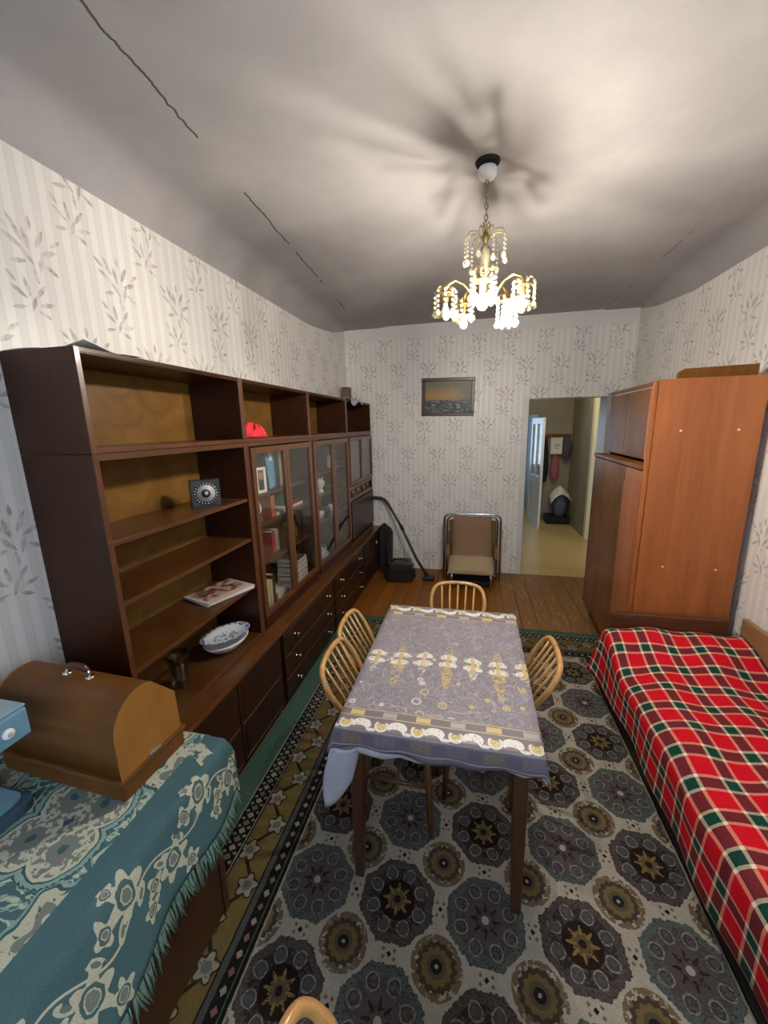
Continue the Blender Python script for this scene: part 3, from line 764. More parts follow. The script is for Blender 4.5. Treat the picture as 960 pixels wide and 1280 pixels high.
for k in range(4):
    MB().lathe([(.016, 0), (.010, .012), (.022, .03), (.022, .045), (.010, .06), (.016, .082)], 8, (XU-.0155, a+.15+k*(b-a-.3)/3, 1.03)).build('spindle', M['rail'], r, 0, True)
MB().box(XU, XU+.016, a+.021, b-.021, Z0+.06, .99).build('drop_door', M['door'], r, .003, True)
M['boxin'] = M['back']
boxl = ['wide open top box on the wall unit, nearest the camera', 'open top box with a red cloth lying in it', 'open top box over the porcelain cabinet, empty', 'farthest open top box, in the corner of the room']
for i in range(4):
    y0, y1 = ys_u[i], ys_u[i+1]-.001
    r = thing('top_box', boxl[i], 'cabinet', (-1.32, (y0+y1)/2, ZM+.001), 0, 'open boxes on top of the wall unit')
    carcass(r, XB, XU, y0, y1, ZM+.001, ZT, .018)
    MB().box(XU-.0007, XU+.0035, y0+.018, y1-.018, ZM+.001, ZM+.018).build('front_edge', M['edge'], r, .001, True)
    MB().box(XU-.0007, XU+.0035, y0, y0+.018, ZM+.001, ZT).build('front_edge', M['edge'], r, .001, True)
    MB().box(XU-.0007, XU+.0035, y1-.018, y1, ZM+.001, ZT).build('front_edge', M['edge'], r, .001, True)
    MB().box(XU-.0007, XU+.0025, y0+.018, y1-.018, ZT-.014, ZT).build('top_edge', M['dark'], r, .001, True)

# ------------------------------------------------------------------ things on the shelves
def book(y0, y1, z, h, col, lab, depth=.15, x=-1.215, tilt=0, cat='book', group=None, edge=True, xr=0):
    g = thing('book', lab, cat, (x, y0, z+.0005), 0, group)
    w = y1-y0; cm = flat('cover', col, .5); 
    k = min(.003, w*.18)
    mb = MB().box(-depth, 0, 0, k, 0, h).box(-depth, 0, w-k, w, 0, h).box(-.003, .0, k, w-k, 0, h)
    mb.build('cover', cm, g)
    MB().box(-depth+.002, -.0031, k+.0002, w-k-.0002, .003, h-.003).build('pages', M['paper'], g)
    if tilt or xr: g.rotation_euler = (tilt, 0, xr)
    return g
def flatbook(y0, y1, x0, x1, z, t, col, lab, rot=0, cat='book', group=None):
    g = thing('book', lab, cat, ((x0+x1)/2, (y0+y1)/2, z+.0005), rot, group)
    a, b = (x1-x0)/2, (y1-y0)/2; cm = flat('cover', col, .45)
    MB().box(-a, a, -b, b, 0, .002).box(-a, a, -b, b, t-.002, t).box(-a, -a+.003, -b, b, .002, t-.002).build('cover', cm, g)
    MB().box(-a+.0032, a-.003, -b+.003, b-.003, .0022, t-.0022).build('pages', M['paper'], g)
    return g
s0, s1, s2, s3 = ZK+.023, SH[1][0], SH[1][1], SH[1][2]
# behind glass, bookcase
t = thing('photo_card', 'white-bordered portrait card behind glass on the top bookshelf', 'photo', (-1.235, 2.05, s3+.0005), -.15)
MB().box(-.003, .003, 0, .095, 0, .15).build('card', M['paper'], t)
def portrait():
    g = G('portrait_print'); x, y, z = g.xyz()
    e = ((y-.0475)/.02)*((y-.0475)/.02)+((z-.10)/.025)*((z-.10)/.025); b = ((y-.0475)/.035)*((y-.0475)/.035)+((z-.035)/.045)*((z-.035)/.045)
    c = g.mix(b < 1, (.10, .07, .06), (.02, .02, .025)); return g.fin(g.mix(e < 1, c, (.35, .26, .2)), .4)
MB().box(.0031, .0036, .022, .073, .015, .135).build('portrait_print', portrait(), t)
t = thing('brochure', 'blue and white brochure leaning on the books behind the first pane', 'brochure', (-1.24, 2.22, s3+.0005), 0)
M['bluecover'] = flat('blue_cover', (.13, .33, .52), .4, var=.5, scale=18)
t.rotation_euler = (.14, 0, 0); MB().box(-.004, 0, 0, .10, .0, .23).build('cover', M['bluecover'], t); MB().box(.0, .002, .04, .075, .17, .225).build('title_strip', M['paper'], t)
yy = 1.925
for k, (w, h, c, lab) in enumerate([(.03, .235, (.10, .022, .016), 'dark red tall book, leftmost on the top glass shelf'), (.035, .235, (.13, .03, .02), 'brick-red tall book beside the dark red one'), (.03, .23, (.09, .02, .018), 'maroon tall book behind the portrait card'), (.035, .24, (.12, .028, .02), 'rust-red tall book left of the blue brochure'), (.033, .235, (.10, .02, .015), 'wine-red tall book behind the blue brochure')]):
    book(yy, yy+w, s3, h, c, lab, .12, -1.285, group='red books on the top glass shelf'); yy += w+.004
book(2.375, 2.405, s3, .235, (.30, .31, .30), 'pale grey tall book left of the door post, top glass shelf', .13, -1.25)
book(2.49, 2.525, s3, .235, (.62, .50, .22), 'yellow tall book on the top shelf behind the second pane', .13, -1.25)
# second shelf
t = thing('figurine', 'white and navy figurine on the second glass shelf', 'figurine', (-1.25, 2.08, s2+.0005))
MB().lathe([(.028, 0), (.03, .008), (.02, .03), (.014, .055)], 12).build('figure_base', M['darkblue'], t)
MB().lathe([(.013, .05), (.02, .075), (.014, .10), (.010, .125), (.003, .14)], 12).tube([(0, -.01, .08), (0, -.05, .10), (0, -.055, .13)], .006).build('figure_body', M['porcelain'], t)
book(2.215, 2.26, s2, .135, (.42, .12, .04), 'orange book on the second glass shelf', .13, -1.24)
flatbook(2.27, 2.46, -1.37, -1.23, s2, .02, (.75, .75, .75), 'white booklet lying beside the orange book')
book(2.46, 2.50, s2, .13, (.05, .14, .05), 'green upright book on second shelf behind the second pane', .13, -1.25)
flatbook(2.52, 2.69, -1.38, -1.24, s2, .022, (.36, .05, .045), 'red-spined book lying on second shelf behind second pane')
# third shelf
book(2.03, 2.065, s1, .15, (.05, .12, .24), 'blue book on the third glass shelf', .13, -1.25)
book(2.069, 2.10, s1, .16, (.06, .05, .05), 'charcoal book next to the blue book', .13, -1.25)
book(2.205, 2.245, s1, .14, (.36, .025, .03), 'bright red book on the third glass shelf', .13, -1.25)
book(2.250, 2.30, s1, .145, (.33, .31, .28), 'grey book right of the bright red book', .13, -1.25)
t = thing('basket', 'brown woven bowl stack with a green top on the third shelf', 'bowl', (-1.32, 2.585, s1+.0005))
for k in range(4): MB().lathe([(.03, .0), (.058, .012), (.062, .016), (.055, .017), (.03, .004)], 16, (0, 0, k*.018)).build('bowl', flat('wicker', (.24, .12, .04), .7, var=.4), t)
MB().lathe([(.035, .0), (.05, .03), (.045, .055), (.02, .062)], 14, (0, 0, .06)).build('green_lid', flat('green_glaze', (.05, .15, .04), .35), t)
# bottom shelf
yy = 2.015
for k, lab in enumerate(('cream book, left of three on the bottom glass shelf', 'cream book, middle of three on the bottom glass shelf', 'cream book, right of three on the bottom glass shelf')):
    book(yy, yy+.030, s0, .235-.004*k, (.70, .60, .38), lab, .15, -1.22, group='cream books at the bottom'); yy += .034
book(2.14, 2.18, s0, .24, (.05, .05, .055), 'black book right of the three cream books', .15, -1.24)
zz = s0
for k, (t_, lab) in enumerate([(.03, 'pale magazine bundle, bottom of the pile behind first pane'), (.028, 'grey box file above the pale magazine bundle'), (.035, 'white folder on top of the pile behind first pane')]):
    flatbook(2.195, 2.355, -1.40, -1.235, zz, t_, ((.72, .72, .68), (.12, .12, .13), (.78, .78, .75))[k], lab); zz += t_+.001
zz = s0
for k, (t_, c, lab) in enumerate([(.045, (.74, .74, .68), 'thick white book, bottom of the stack behind the second pane'), (.04, (.05, .05, .055), 'black book, second in the stack behind second pane'), (.025, (.76, .76, .72), 'white book in the middle of stack behind second pane'), (.04, (.07, .06, .05), 'dark book above the middle white book'), (.03, (.66, .63, .54), 'ivory book near the top of the stack'), (.028, (.16, .12, .08), 'brown book on top of the stack behind second pane')]):
    flatbook(2.50+.004*k, 2.685-.003*k, -1.40, -1.23, zz, t_, c, lab, .03*((k % 3)-1)); zz += t_+.001
# porcelain cabinet
def pot(name, lab, cat, y, z, prof, mat, x=-1.28, extra=None, sc=1):
    t = thing(name, lab, cat, (x, y, z+.0005)); MB().lathe([(a*sc, b*sc) for a, b in prof], 18).build('body', mat, t)
    if extra: extra(t)
    return t
cupP = [(.022, 0), (.024, .004), (.036, .03), (.040, .055), (.037, .055), (.033, .03), (.02, .008)]
def cuph(t): MB().tube([(0, .036, .045), (0, .056, .042), (0, .054, .022), (0, .033, .018)], .004).build('handle', M['porcelain'], t)
figP = [(.03, 0), (.035, .006), (.022, .03), (.03, .06), (.02, .09), (.012, .105), (.018, .12), (.014, .138), (.003, .145)]
u1, u2, u3 = SH[2]
MB_ = MB
t = thing('gift_box', 'yellow picture box on the top shelf of the porcelain cabinet', 'box', (-1.30, 2.98, u3+.0005), .3)
MB().box(-.05, .05, -.06, .06, 0, .17).build('carton', flat('yellow_carton', (.42, .30, .12), .6, var=.3, scale=20), t, .002)
MB().box(.0501, .0508, -.05, .05, .02, .09).build('carton_print', M['paper'], t)
pot('jug', 'cream jug on the top shelf, second porcelain pane', 'jug', 3.42, u3, [(.03, 0), (.045, .03), (.03, .08), (.035, .11), (.03, .11)], flat('cream_glaze', (.5, .46, .34), .3), extra=lambda t: MB().tube([(0, .03, .10), (0, .06, .08), (0, .045, .04)], .005).build('handle', M['porcelain'], t))
pot('figurine', 'white porcelain lady figurine, left of two on the second shelf', 'figurine', 2.93, u2, figP, M['porcelain'], extra=lambda t: MB().tube([(0, .015, .085), (.02, .05, .075), (.03, .04, .10)], .007).build('arm', M['porcelain'], t), sc=1.05)
pot('figurine', 'white porcelain bird figurine, right of two on the second shelf', 'figurine', 3.14, u2, [(.03, 0), (.03, .01), (.015, .03), (.035, .06), (.04, .085), (.02, .11), (.006, .12)], M['porcelain'], extra=lambda t: MB().tube([(0, .03, .09), (0, .05, .12), (0, .08, .13)], [.014, .012, .004]).build('head', M['porcelain'], t), sc=1.05)
pot('cup', 'white teacup, leftmost on the third porcelain shelf', 'cup', 2.93, u1, cupP, M['porcelain'], extra=cuph)
pot('cup', 'white teacup, second on the third porcelain shelf', 'cup', 3.10, u1, cupP, M['porcelain'], extra=cuph)
pot('cup', 'white teacup behind the right porcelain pane', 'cup', 3.40, u1, cupP, M['porcelain'], extra=cuph)
def tp(t):
    MB().tube([(0, .06, .045), (0, .095, .07), (0, .115, .115)], [.016, .012, .007]).build('spout', M['teal'], t)
    MB().tube([(0, -.06, .095), (0, -.11, .10), (0, -.105, .05), (0, -.065, .035)], .007).build('handle', M['teal'], t)
    MB().lathe([(.04, .12), (.03, .135), (.006, .142), (.012, .152), (.004, .16)], 14).build('lid', M['teal'], t)
M['teal'] = flat('pale_blue_glaze', (.40, .52, .53), .15, .6, 0, .3, .05)
pot('teapot', 'pale blue teapot at the bottom of the porcelain cabinet', 'teapot', 3.07, s0, [(.04, 0), (.045, .006), (.075, .04), (.078, .07), (.06, .105), (.04, .12)], M['teal'], extra=tp)
t = thing('picture_card', 'dark framed card at the bottom behind the right porcelain pane', 'picture', (-1.29, 3.46, s0+.0005), -.2)
MB().box(-.006, .006, 0, .17, .0, .13).build('card_frame', M['leg'], t, .002); MB().box(.0062, .007, .015, .155, .015, .115).build('card_print', flat('dark_print', (.03, .025, .02), .3, var=.6), t)
# open shelves
t = thing('dial_box', 'black square box with a round silver dial on the upper open shelf', 'clock', (-1.275, 1.655, 1.3605), -.75)
MB().box(-.022, .022, -.066, .066, 0, .128).build('box_body', flat('black_card', (.025, .03, .032), .45), t, .002)
Mx = Matrix.Translation((.0222, 0, .064)) @ Matrix.Rotation(pi/2, 4, 'Y')
MB().lathe([(.055, 0), (.055, .0008)], 28, M=Mx).build('dark_ring', M['black'], t)
for k in range(22):
    a = 2*pi*k/22; MB().box(-.003, .003, .046, .0525, .0009, .0014, Mx @ Matrix.Rotation(a, 4, 'Z')).build('dial_tick', M['steel'], t)
MB().lathe([(.042, .0009), (.042, .0016)], 28, M=Mx).build('silver_disc', flat('silver_card', (.36, .37, .36), .35), t)
MB().lathe([(.021, .0017), (.021, .0024)], 20, M=Mx).build('dark_hub', M['black'], t)
MB().lathe([(.009, .0025), (.009, .0032)], 14, M=Mx).build('hub_spot', flat('silver_spot', (.4, .4, .4), .35), t)
def magprint():
    g = G('magazine_cover'); x, y, z = g.xyz(); n = g.noise(g.coord(), 28, 3)
    c = g.mix(g.ss(n, .42, .6), (.10, .035, .028), (.42, .30, .24)); return g.fin(g.mix((x > .055).max(y.abs() > .125), c, (.5, .42, .36)), .3)
mz = .8725
for k, lab in enumerate(('magazine at the bottom of the pile on the lowest open shelf', 'magazine in the middle of the pile on lowest open shelf', 'magazine with a reddish cover on top of the pile')):
    t = thing('magazine', lab, 'magazine', (-1.300+.004*k, 1.715-.005*k, mz), -.36+.04*k, 'magazines on the lowest open shelf')
    MB().box(-.10, .10, -.14, .14, 0, .0055).build('pages', M['paper'], t)
    MB().box(-.101, .101, -.141, .141, .0056, .0064).build('cover', magprint(), t); mz += .0068
def platemat():
    g = G('blue_rim_porcelain'); x, y, z = g.xyz(); r = (x*x/(1.25*1.25)+y*y).sqrt(); th = g.math('ARCTAN2', y, x)
    n = g.noise(g.coord(), 60, 2)
    rim = ((r-.105).abs() < .011+.005*(th*14.0).sin())*(n > .45)
    c = g.mix(rim, (.66, .69, .74), (.10, .16, .34)); c = g.mix((r < .055)*(n > .56), c, (.16, .22, .38))
    return g.fin(c, .15, .6, 0, .3)
pz = Z0+.0225
t = thing('soup_bowl', 'white oval serving bowl under the blue-patterned dish', 'bowl', (-1.275, 1.685, pz), pi/2-.25)
MB().lathe([(.06, 0), (.07, .006), (.105, .038), (.118, .058), (.114, .059), (.098, .040), (.06, .014)], 28, sx=1.1, sy=.80).build('bowl_body', M['porcelain'], t)
t = thing('serving_dish', 'white dish with blue flower rim on top of the oval bowl', 'dish', (-1.275, 1.685, pz+.054), pi/2-.25)
MB().lathe([(.065, .006), (.072, .007), (.10, .022), (.125, .034), (.123, .036), (.098, .026), (.06, .012)], 32, sx=1.15, sy=.80).build('dish_body', platemat(), t)
t.rotation_euler = (-.05, .03, pi/2-.25)
t = thing('vase', 'clear cut-glass vase on the worktop shelf by the sewing case', 'vase', (-1.30, 1.365, pz))
MB().lathe([(.034, 0), (.036, .004), (.032, .05), (.038, .11), (.05, .16), (.047, .16), (.035, .11), (.028, .05), (.028, .012)], 20).build('vase_body', M['vaseglass'], t)
for k in range(8):
    a = 2*pi*k/8; MB().tube([(.037*cos(a), .037*sin(a), .01), (.034*cos(a), .034*sin(a), .05), (.040*cos(a), .040*sin(a), .11), (.0515*cos(a), .0515*sin(a), .158)], .003, 5).build('cut_rib', M['vaseglass'], t)
def fn(u, v):
    a = 2*pi*u; rr = 1+.16*sin(3*a+1)+.10*sin(7*a)
    h = (.058+.016*sin(3*a)+.010*sin(5*a+2))*(1-v**3)+.008*sin(6*a+9*v)*v*(1-v)*4+.003
    return Vector((-1.245+.052*v*rr*cos(a), 2.10+.115*v*rr*sin(a), ZM+.022+(h if v < .98 else .002)))
tag(MB().grid(fn, 30, 10).build('red_cloth', M['red'], None, solid=.004), 'crumpled red cloth lying in the second top box', 'cloth')
# on top of the unit
def fn(u, v):
    return Vector((-1.46+.27*u, 1.022+.22*v+.05*u, ZT+.003+.007*abs(sin(5*u+3*v))+.07*max(0, u-.72)*max(0, .5-v)*2))
tag(MB().grid(fn, 10, 10, smooth=False).build('paper_sheet', M['paper'], None, solid=.002), 'crumpled paper sheet on top of the wall unit, near end', 'paper')
t = thing('small_box', 'small brown wooden box standing on top of the wall unit in the corner', 'box', (-1.40, 4.36, ZT+.001))
MB().box(-.04, .04, -.05, .05, 0, .155).build('box_body', flat('brown_card', (.15, .10, .06), .7), t, .003); MB().box(-.041, .041, -.051, .051, .1555, .175).build('box_lid', flat('brown_card_lid', (.13, .085, .05), .7), t, .003)
def fn(u, v): return Vector((-1.34+.17*min(u, .9)/.9+.012*max(0, u-.9)+(.008 if u > .89 else 0), 3.72+.40*v+.03*sin(8*u), ZT+.004+.016*abs(sin(6*u+5*v))*(1 if u < .9 else .2)-max(0, u-.9)*(.35+.25*sin(7*v))))
tag(MB().grid(fn, 12, 12).build('white_rag', M['linen'], None, solid=.003), 'white rag lying on the far top box of the wall unit', 'cloth')

# ------------------------------------------------------------------ wardrobe
wt_ = thing('wardrobe', 'tall cherry-sided wardrobe with glossy walnut doors by the doorway', 'wardrobe', (.99, 2.55, 0), -.035)
D, L = .505, 1.13
MB().box(0, D, 0, .02, .10, 1.94).build('side_panel', M['orange'], wt_, .002)
for x, z in ((.13, 1.66), (.40, 1.66), (.13, .86), (.40, .86)):
    MB().lathe([(.006, 0), (.006, .003), (.003, .004)], 10, M=Matrix.Translation((x, 0, z)) @ Matrix.Rotation(pi/2, 4, 'X')).build('screw', M['paper'], wt_)
MB().box(-.026, -.001, .004, .026, .10, 1.93).build('front_post', M['orange'], wt_, .006)
MB().box(0, D, L-.02, L, .10, 1.435).box(.08, D, L-.02, L, 1.435, 1.90).build('side_panel', M['orange'], wt_, .002)
MB().box(.07, D-.01, .0205, L-.0205, 1.88, 1.90).build('top_panel', M['orange'], wt_, .002)
MB().box(.055, .07, .10, L, 1.925, 1.95).build('cornice', M['walnut'], wt_, .003)
MB().box(-.035, .062, .028, L, 1.435, 1.462).build('ledge', M['walnut'], wt_, .006)
MB().box(.02, D-.01, .0205, L-.0205, .10, .12).build('bottom_panel', M['walnut'], wt_)
MB().box(D-.01, D-.004, .0205, L-.0205, .12, 1.88).build('back_panel', M['orange'], wt_)
ym = .33
poly = []
def rr(y0, y1, z0, z1, r):
    p = [(y0, z0), (y1, z0)]
    for i in range(6): a = i/5*pi/2; p.append((y1-r+r*cos(a), z1-r+r*sin(a)))
    p.append((y0, z1)); return p
d = MB().box(-.024, -.002, ym+.004, L, .12, 1.43).build('door', M['walnut'], wt_, .004)
d = MB().box(-.022, -.002, .028, ym, .12, 1.43).build('door', M['orange'], wt_, .004)
MB().prism(rr(.032, ym-.004, .13, 1.36, .06), 'x', -.028, -.0222).build('door_panel', M['orange'], d, .003)
for a, b in ((.028, .30), (.304, .70), (.704, L)): MB().box(.058, .078, a, b, 1.475, 1.915).build('upper_door', M['walnut'] if a > .1 else M['orange'], wt_, .004)
for x, y in ((.04, .06), (.04, L-.06), (D-.06, .06), (D-.06, L-.06)): MB().lathe([(.012, .0088 if y < .5 else 0), (.02, .0998)], 10, (x, y, 0)).build('leg', M['leg'], wt_)
t = thing('board', 'dark walnut board lying on top of the wardrobe', 'board', (1.30, 2.60, 1.941), -.035)
p = [(-.20, 0), (.17, 0), (.17, .062), (-.17, .055), (-.20, .035)]
MB().prism(p, 'y', 0, .022).build('board_face', M['walnut'], t, .002)

# ------------------------------------------------------------------ rug
struct_rug = thing('rug', 'large dark patterned rug with medallions and a green edge', 'rug', (0, 0, .0005))
MB().box(-1.12, 1.21, -.95, 3.25, 0, .008).build('rug_pile', M['rug'], struct_rug)

# ------------------------------------------------------------------ bed and plaid blanket
bd = thing('sofa_bed', 'low narrow bed under a red plaid blanket, along the right wall', 'bed', (1.16, 1.5, .0085))
MB().box(.83, 1.50, .45, 2.46, .03, .17).build('bed_base', flat('bed_base_cloth', (.012, .008, .008), .9), bd, .01, True)
MB().box(.84, 1.49, .47, 2.44, .1705, .34).build('mattress', flat('mattress_cloth', (.25, .22, .2), .9), bd, .04, True)
MB().box(.84, 1.47, 2.475, 2.505, .03, .575).build('headboard', wood('bed_wood', (.07, .025, .010), (.12, .045, .018), 'x', .3), bd, .008, True)
MB().box(1.505, 1.532, .45, 2.44, .03, .615).build('side_board', wood('bed_side_wood', (.25, .13, .055), (.33, .18, .08), 'y', .45), bd, .006, True)
for x, y in ((.88, .52), (1.45, .52), (.88, 2.38), (1.45, 2.38)): MB().box(x-.025, x+.025, y-.025, y+.025, 0.0088, .0297).build('foot', M['leg'], bd, 0, True)
bl_y0, bl_y1 = .42, 2.472
def bl_prof(v):
    y = bl_y0+(bl_y1-bl_y0)*v
    far = max(0, (v-.80)/.20)
    top = .425+.095*(far*far*(3-2*far))
    if v > .965: top -= (v-.965)/.035*.03
    flare = .055*max(0, (v-.86)/.14)**1.5
    hem = .15+.05*max(0, (v-.9)/.1)+.015*sin(11*v)
    return y, top, flare, hem
Wt = .70; Wd = .28
def bl(u, v):
    y, top, flare, hem = bl_prof(v)
    s = u*(Wt+Wd); xw = 1.50
    wob = .010*sin(9*y+3*u)*sin(5*u+1)+.006*sin(17*y+9*u)+.007*sin(23*u+4*y)
    if s < Wt-.05:
        x = xw-s; z = top+wob-.03*(s/Wt)**3
    elif s < Wt+.03:
        a = (s-(Wt-.05))/.08*pi/2
        x = xw-(Wt-.05)-.05*sin(a); z = top+wob-.03-.05*(1-cos(a))
    else:
        k = (s-Wt-.03)/(Wd-.03); zt = top-.08
        x = xw-Wt-.006*k-flare*k+.008*sin(14*y)*k; z = zt+(hem-zt)*k+wob*(1-k)
    return Vector((x, y, z))
tag(MB().grid(bl, 44, 90, lambda u, v: (u*(Wt+Wd)+.045+.035*v, v*(bl_y1-bl_y0)+.02)).build('blanket', M['plaid'], None, solid=.006), 'red tartan plaid blanket with green and cream bands spread over the bed', 'blanket')

# ------------------------------------------------------------------ dining table, liner and printed cloth
TX0, TX1, TY0, TY1, TH = -.437, .229, 1.098, 2.043, .716
tb = thing('dining_table', 'dark wooden dining table under a mauve printed cloth', 'table', (-.1, 1.57, .0088))
MB().box(TX0+.004, TX1-.004, TY0+.004, TY1-.004, TH-.026, TH-.003).build('tabletop', M['leg'], tb, .003, True)
MB().box(TX0+.06, TX1-.06, TY0+.05, TY0+.07, TH-.11, TH-.0265).box(TX0+.06, TX1-.06, TY1-.07, TY1-.05, TH-.11, TH-.0265).box(TX0+.05, TX0+.07, TY0+.07, TY1-.07, TH-.11, TH-.0265).box(TX1-.07, TX1-.05, TY0+.07, TY1-.07, TH-.11, TH-.0265).build('apron', M['leg'], tb, .002, True)
for sx, x in ((1, TX0+.055), (-1, TX1-.055)):
    for sy, y in ((1, TY0+.055), (-1, TY1-.055)):
        a, b = .026, .017
        vs = [(x+i*a, y+j*a, TH-.027) for i, j in ((-1, -1), (1, -1), (1, 1), (-1, 1))]+[(x-sx*.012+i*b, y+j*b, .0088) for i, j in ((-1, -1), (1, -1), (1, 1), (-1, 1))]
        MB().add(vs, [(0, 1, 2, 3), (4, 7, 6, 5)]+[(i, 4+i, 4+(i+1) % 4, (i+1) % 4) for i in range(4)]).build('leg', M['leg'], tb, .003, True)
def drape(x0, x1, y0, y1, z, ov, nx, ny, hemf, wav=.006, r=.008):
    """cloth over a box top: U,V measured in metres along the cloth from its near left table corner"""
    W_, L_ = x1-x0, y1-y0
    us = [-1+i/6 for i in range(6)]+[i/nx for i in range(nx+1)]+[1+(i+1)/6 for i in range(6)]
    vsx = [-1+i/6 for i in range(6)]+[i/ny for i in range(ny+1)]+[1+(i+1)/6 for i in range(6)]
    mb = MB(); pts = []; uv = []
    for v in vsx:
        for u in us:
            du = -u if u < 0 else (u-1 if u > 1 else 0); dv = -v if v < 0 else (v-1 if v > 1 else 0)
            cu, cv = min(max(u, 0), 1), min(max(v, 0), 1)
            x, y = x0+W_*cu, y0+L_*cv
            oh = hemf(cu, cv, du > 0 and (-1 if u < 0 else 1), dv > 0 and (-1 if v < 0 else 1))
            d = max(du, dv)
            drop = d*oh
            both = min(du, dv)
            sx = (-1 if u < 0 else 1) if du else 0; sy = (-1 if v < 0 else 1) if dv else 0
            wv = wav*sin(40*(x+y*1.3))*d
            x += sx*(.003+wv+.006*du+.012*both); y += sy*(.003+wv+.006*dv+.012*both)
            pts.append(Vector((x, y, z-drop-.25*both*oh+(.0012*sin(21*x)*sin(17*y) if d == 0 else 0)))); uv.append((W_*cu+(sx*du*oh), L_*cv+(sy*dv*oh)))
    n_ = len(us)
    fs = [(j*n_+i, j*n_+i+1, (j+1)*n_+i+1, (j+1)*n_+i) for j in range(len(vsx)-1) for i in range(n_-1)]
    return mb.add(pts, fs, True, uv)
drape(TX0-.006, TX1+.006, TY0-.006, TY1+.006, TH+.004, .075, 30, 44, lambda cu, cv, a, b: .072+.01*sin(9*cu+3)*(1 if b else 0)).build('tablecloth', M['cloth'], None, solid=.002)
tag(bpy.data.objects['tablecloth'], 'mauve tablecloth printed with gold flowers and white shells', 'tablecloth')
def linhem(cu, cv, a, b):
    if b == -1: return .090+.004*sin(6*cu)-.02*cu
    if a == -1: return .08+.10*max(0, 1-cv*4.5)
    return .085
ln = drape(TX0, TX1, TY0, TY1, TH+.0005, .1, 12, 20, linhem, .010)
lo = tag(ln.build('table_liner', M['linen'], None, solid=.0015), 'pale blue-white liner cloth hanging below the printed tablecloth', 'tablecloth')
def flap(u, v):
    top = Vector((TX0-.012+.095*u, TY0-.012+.02*u*u, TH-.07))
    bot = Vector((TX0-.062+.10*u, TY0-.004+.03*u, .365+.11*u**1.6))
    p = top.lerp(bot, v); p.x -= .022*sin(pi*v)*(1-u); p.y -= .016*sin(pi*u)*(1-v*.5); return p
MB().grid(flap, 10, 12).build('corner_flap', M['linen'], lo, solid=.0015)

# ------------------------------------------------------------------ chairs
def make_chair(label):
    r = thing('dining_chair', label, 'chair', (0, 0, 0), 0, 'spindle-back chairs around the table')
    w, lean, H0, H1, rear = .163, .17, .445, .735, .172
    s = []
    for i in range(28):
        a = 2*pi*i/28; c_, s_ = cos(a), sin(a); k = (abs(c_)**3+abs(s_)**3)**(-1/3)
        s.append((.156*k*c_, .158*k*s_))
    MB().prism(s, 'z', .43, .455).build('seat', M['seat'], r, .006)
    arch = [(-w*.66, 0), (-w*.88, .35), (-w, .62), (-w*.98, .76), (-w*.90, .88), (-w*.72, .955), (-w*.4, .99), (0, 1), (w*.4, .99), (w*.72, .955), (w*.90, .88), (w*.98, .76), (w, .62), (w*.88, .35), (w*.66, 0)]
    def P(y, f): return (-rear+.02-(lean)*f, y, H0-.02+f*(H1-H0+.02))
    cp = [Vector(P(y, f)) for y, f in arch]; sm = []
    for i in range(len(cp)-1):
        p0, p1, p2, p3 = cp[max(i-1, 0)], cp[i], cp[i+1], cp[min(i+2, len(cp)-1)]
        for q in range(4):
            t = q/4; sm.append(.5*((2*p1)+(p2-p0)*t+(2*p0-5*p1+4*p2-p3)*t*t+(3*p1-p0-3*p2+p3)*t**3))
    sm.append(cp[-1])
    MB().tube(sm, .0125, 8).build('back_hoop', M['honey'], r)
    for k in range(5):
        y = -w*.62+k*w*1.24/4; top = .985-.05*abs(y/w)**3*2.2
        MB().tube([P(y*.85, 0.02), P(y, top)], [.007, .006], 6).build('spindle', M['honey'], r)
    for sx in (-1, 1):
        for sy in (-1, 1):
            MB().tube([(sx*.12, sy*.12, .435), (sx*.14, sy*.14, .22), (sx*.152, sy*.155, 0)], [.017, .016, .011], 8).build('leg', M['seat'], r)
    for sy in (-1, 1): MB().tube([(-.139, sy*.139, .235), (.139, sy*.139, .235)], .009, 6).build('stretcher', M['seat'], r)
    MB().tube([(0, -.139, .236), (0, .139, .236)], .008, 6).build('cross_stretcher', M['seat'], r)
    return r
ch = [('honey spindle-back chair on the left of table, nearer the camera', -.288, 1.50, 0),
      ('honey spindle-back chair on the left of table, farther from camera', -.315, 1.80, 0),
      ('honey spindle-back chair tucked under the right side of table', .055, 1.69, pi),
      ('honey spindle-back chair at the far end of the table', -.078, 2.055, -pi/2),
      ('honey spindle-back chair in the foreground, only its hoop top showing', .030, .306, 0)]
c0 = make_chair(ch[0][0])
for i, (lab, x, y, rz) in enumerate(ch):
    o = c0 if i == 0 else copy_tree(c0)
    o.location = (x, y, .0092); o.rotation_euler = (0, 0, rz); o['label'] = lab

# ------------------------------------------------------------------ chandelier
CX, CY = .026, 1.985
cd = thing('chandelier', 'brass chandelier dripping with crystal beads, hanging from the ceiling', 'chandelier', (CX, CY, ZC+.009))
MB().lathe([(.040, -.010), (.050, -.006), (.052, 0)], 24).build('ceiling_ring', M['blackcloth'], cd)
MB().lathe([(.012, -.066), (.030, -.060), (.039, -.046), (.041, -.030), (.036, -.022), (.012, -.0105)], 20).build('canopy', M['white'], cd)
zz = -.066
for k in range(9):
    pts = []
    for i in range(10):
        a = 2*pi*i/10; p = (.007*cos(a), 0, .0135*sin(a)); pts.append((p[0], 0, p[2]-.0) if k % 2 == 0 else (0, p[0], p[2]))
    MB().tube([(p[0], p[1], p[2]+zz-.012) for p in pts], .0022, 5, True).build('chain_link', M['oldbrass'], cd); zz -= .0215
MB().tube([(0, 0, -.26), (.02, 0, -.235), (.012, 0, -.222), (0, 0, -.25), (-.02, .0, -.235), (-.012, 0, -.222), (0, 0, -.26)], .003, 5).build('bow', M['oldbrass'], cd)
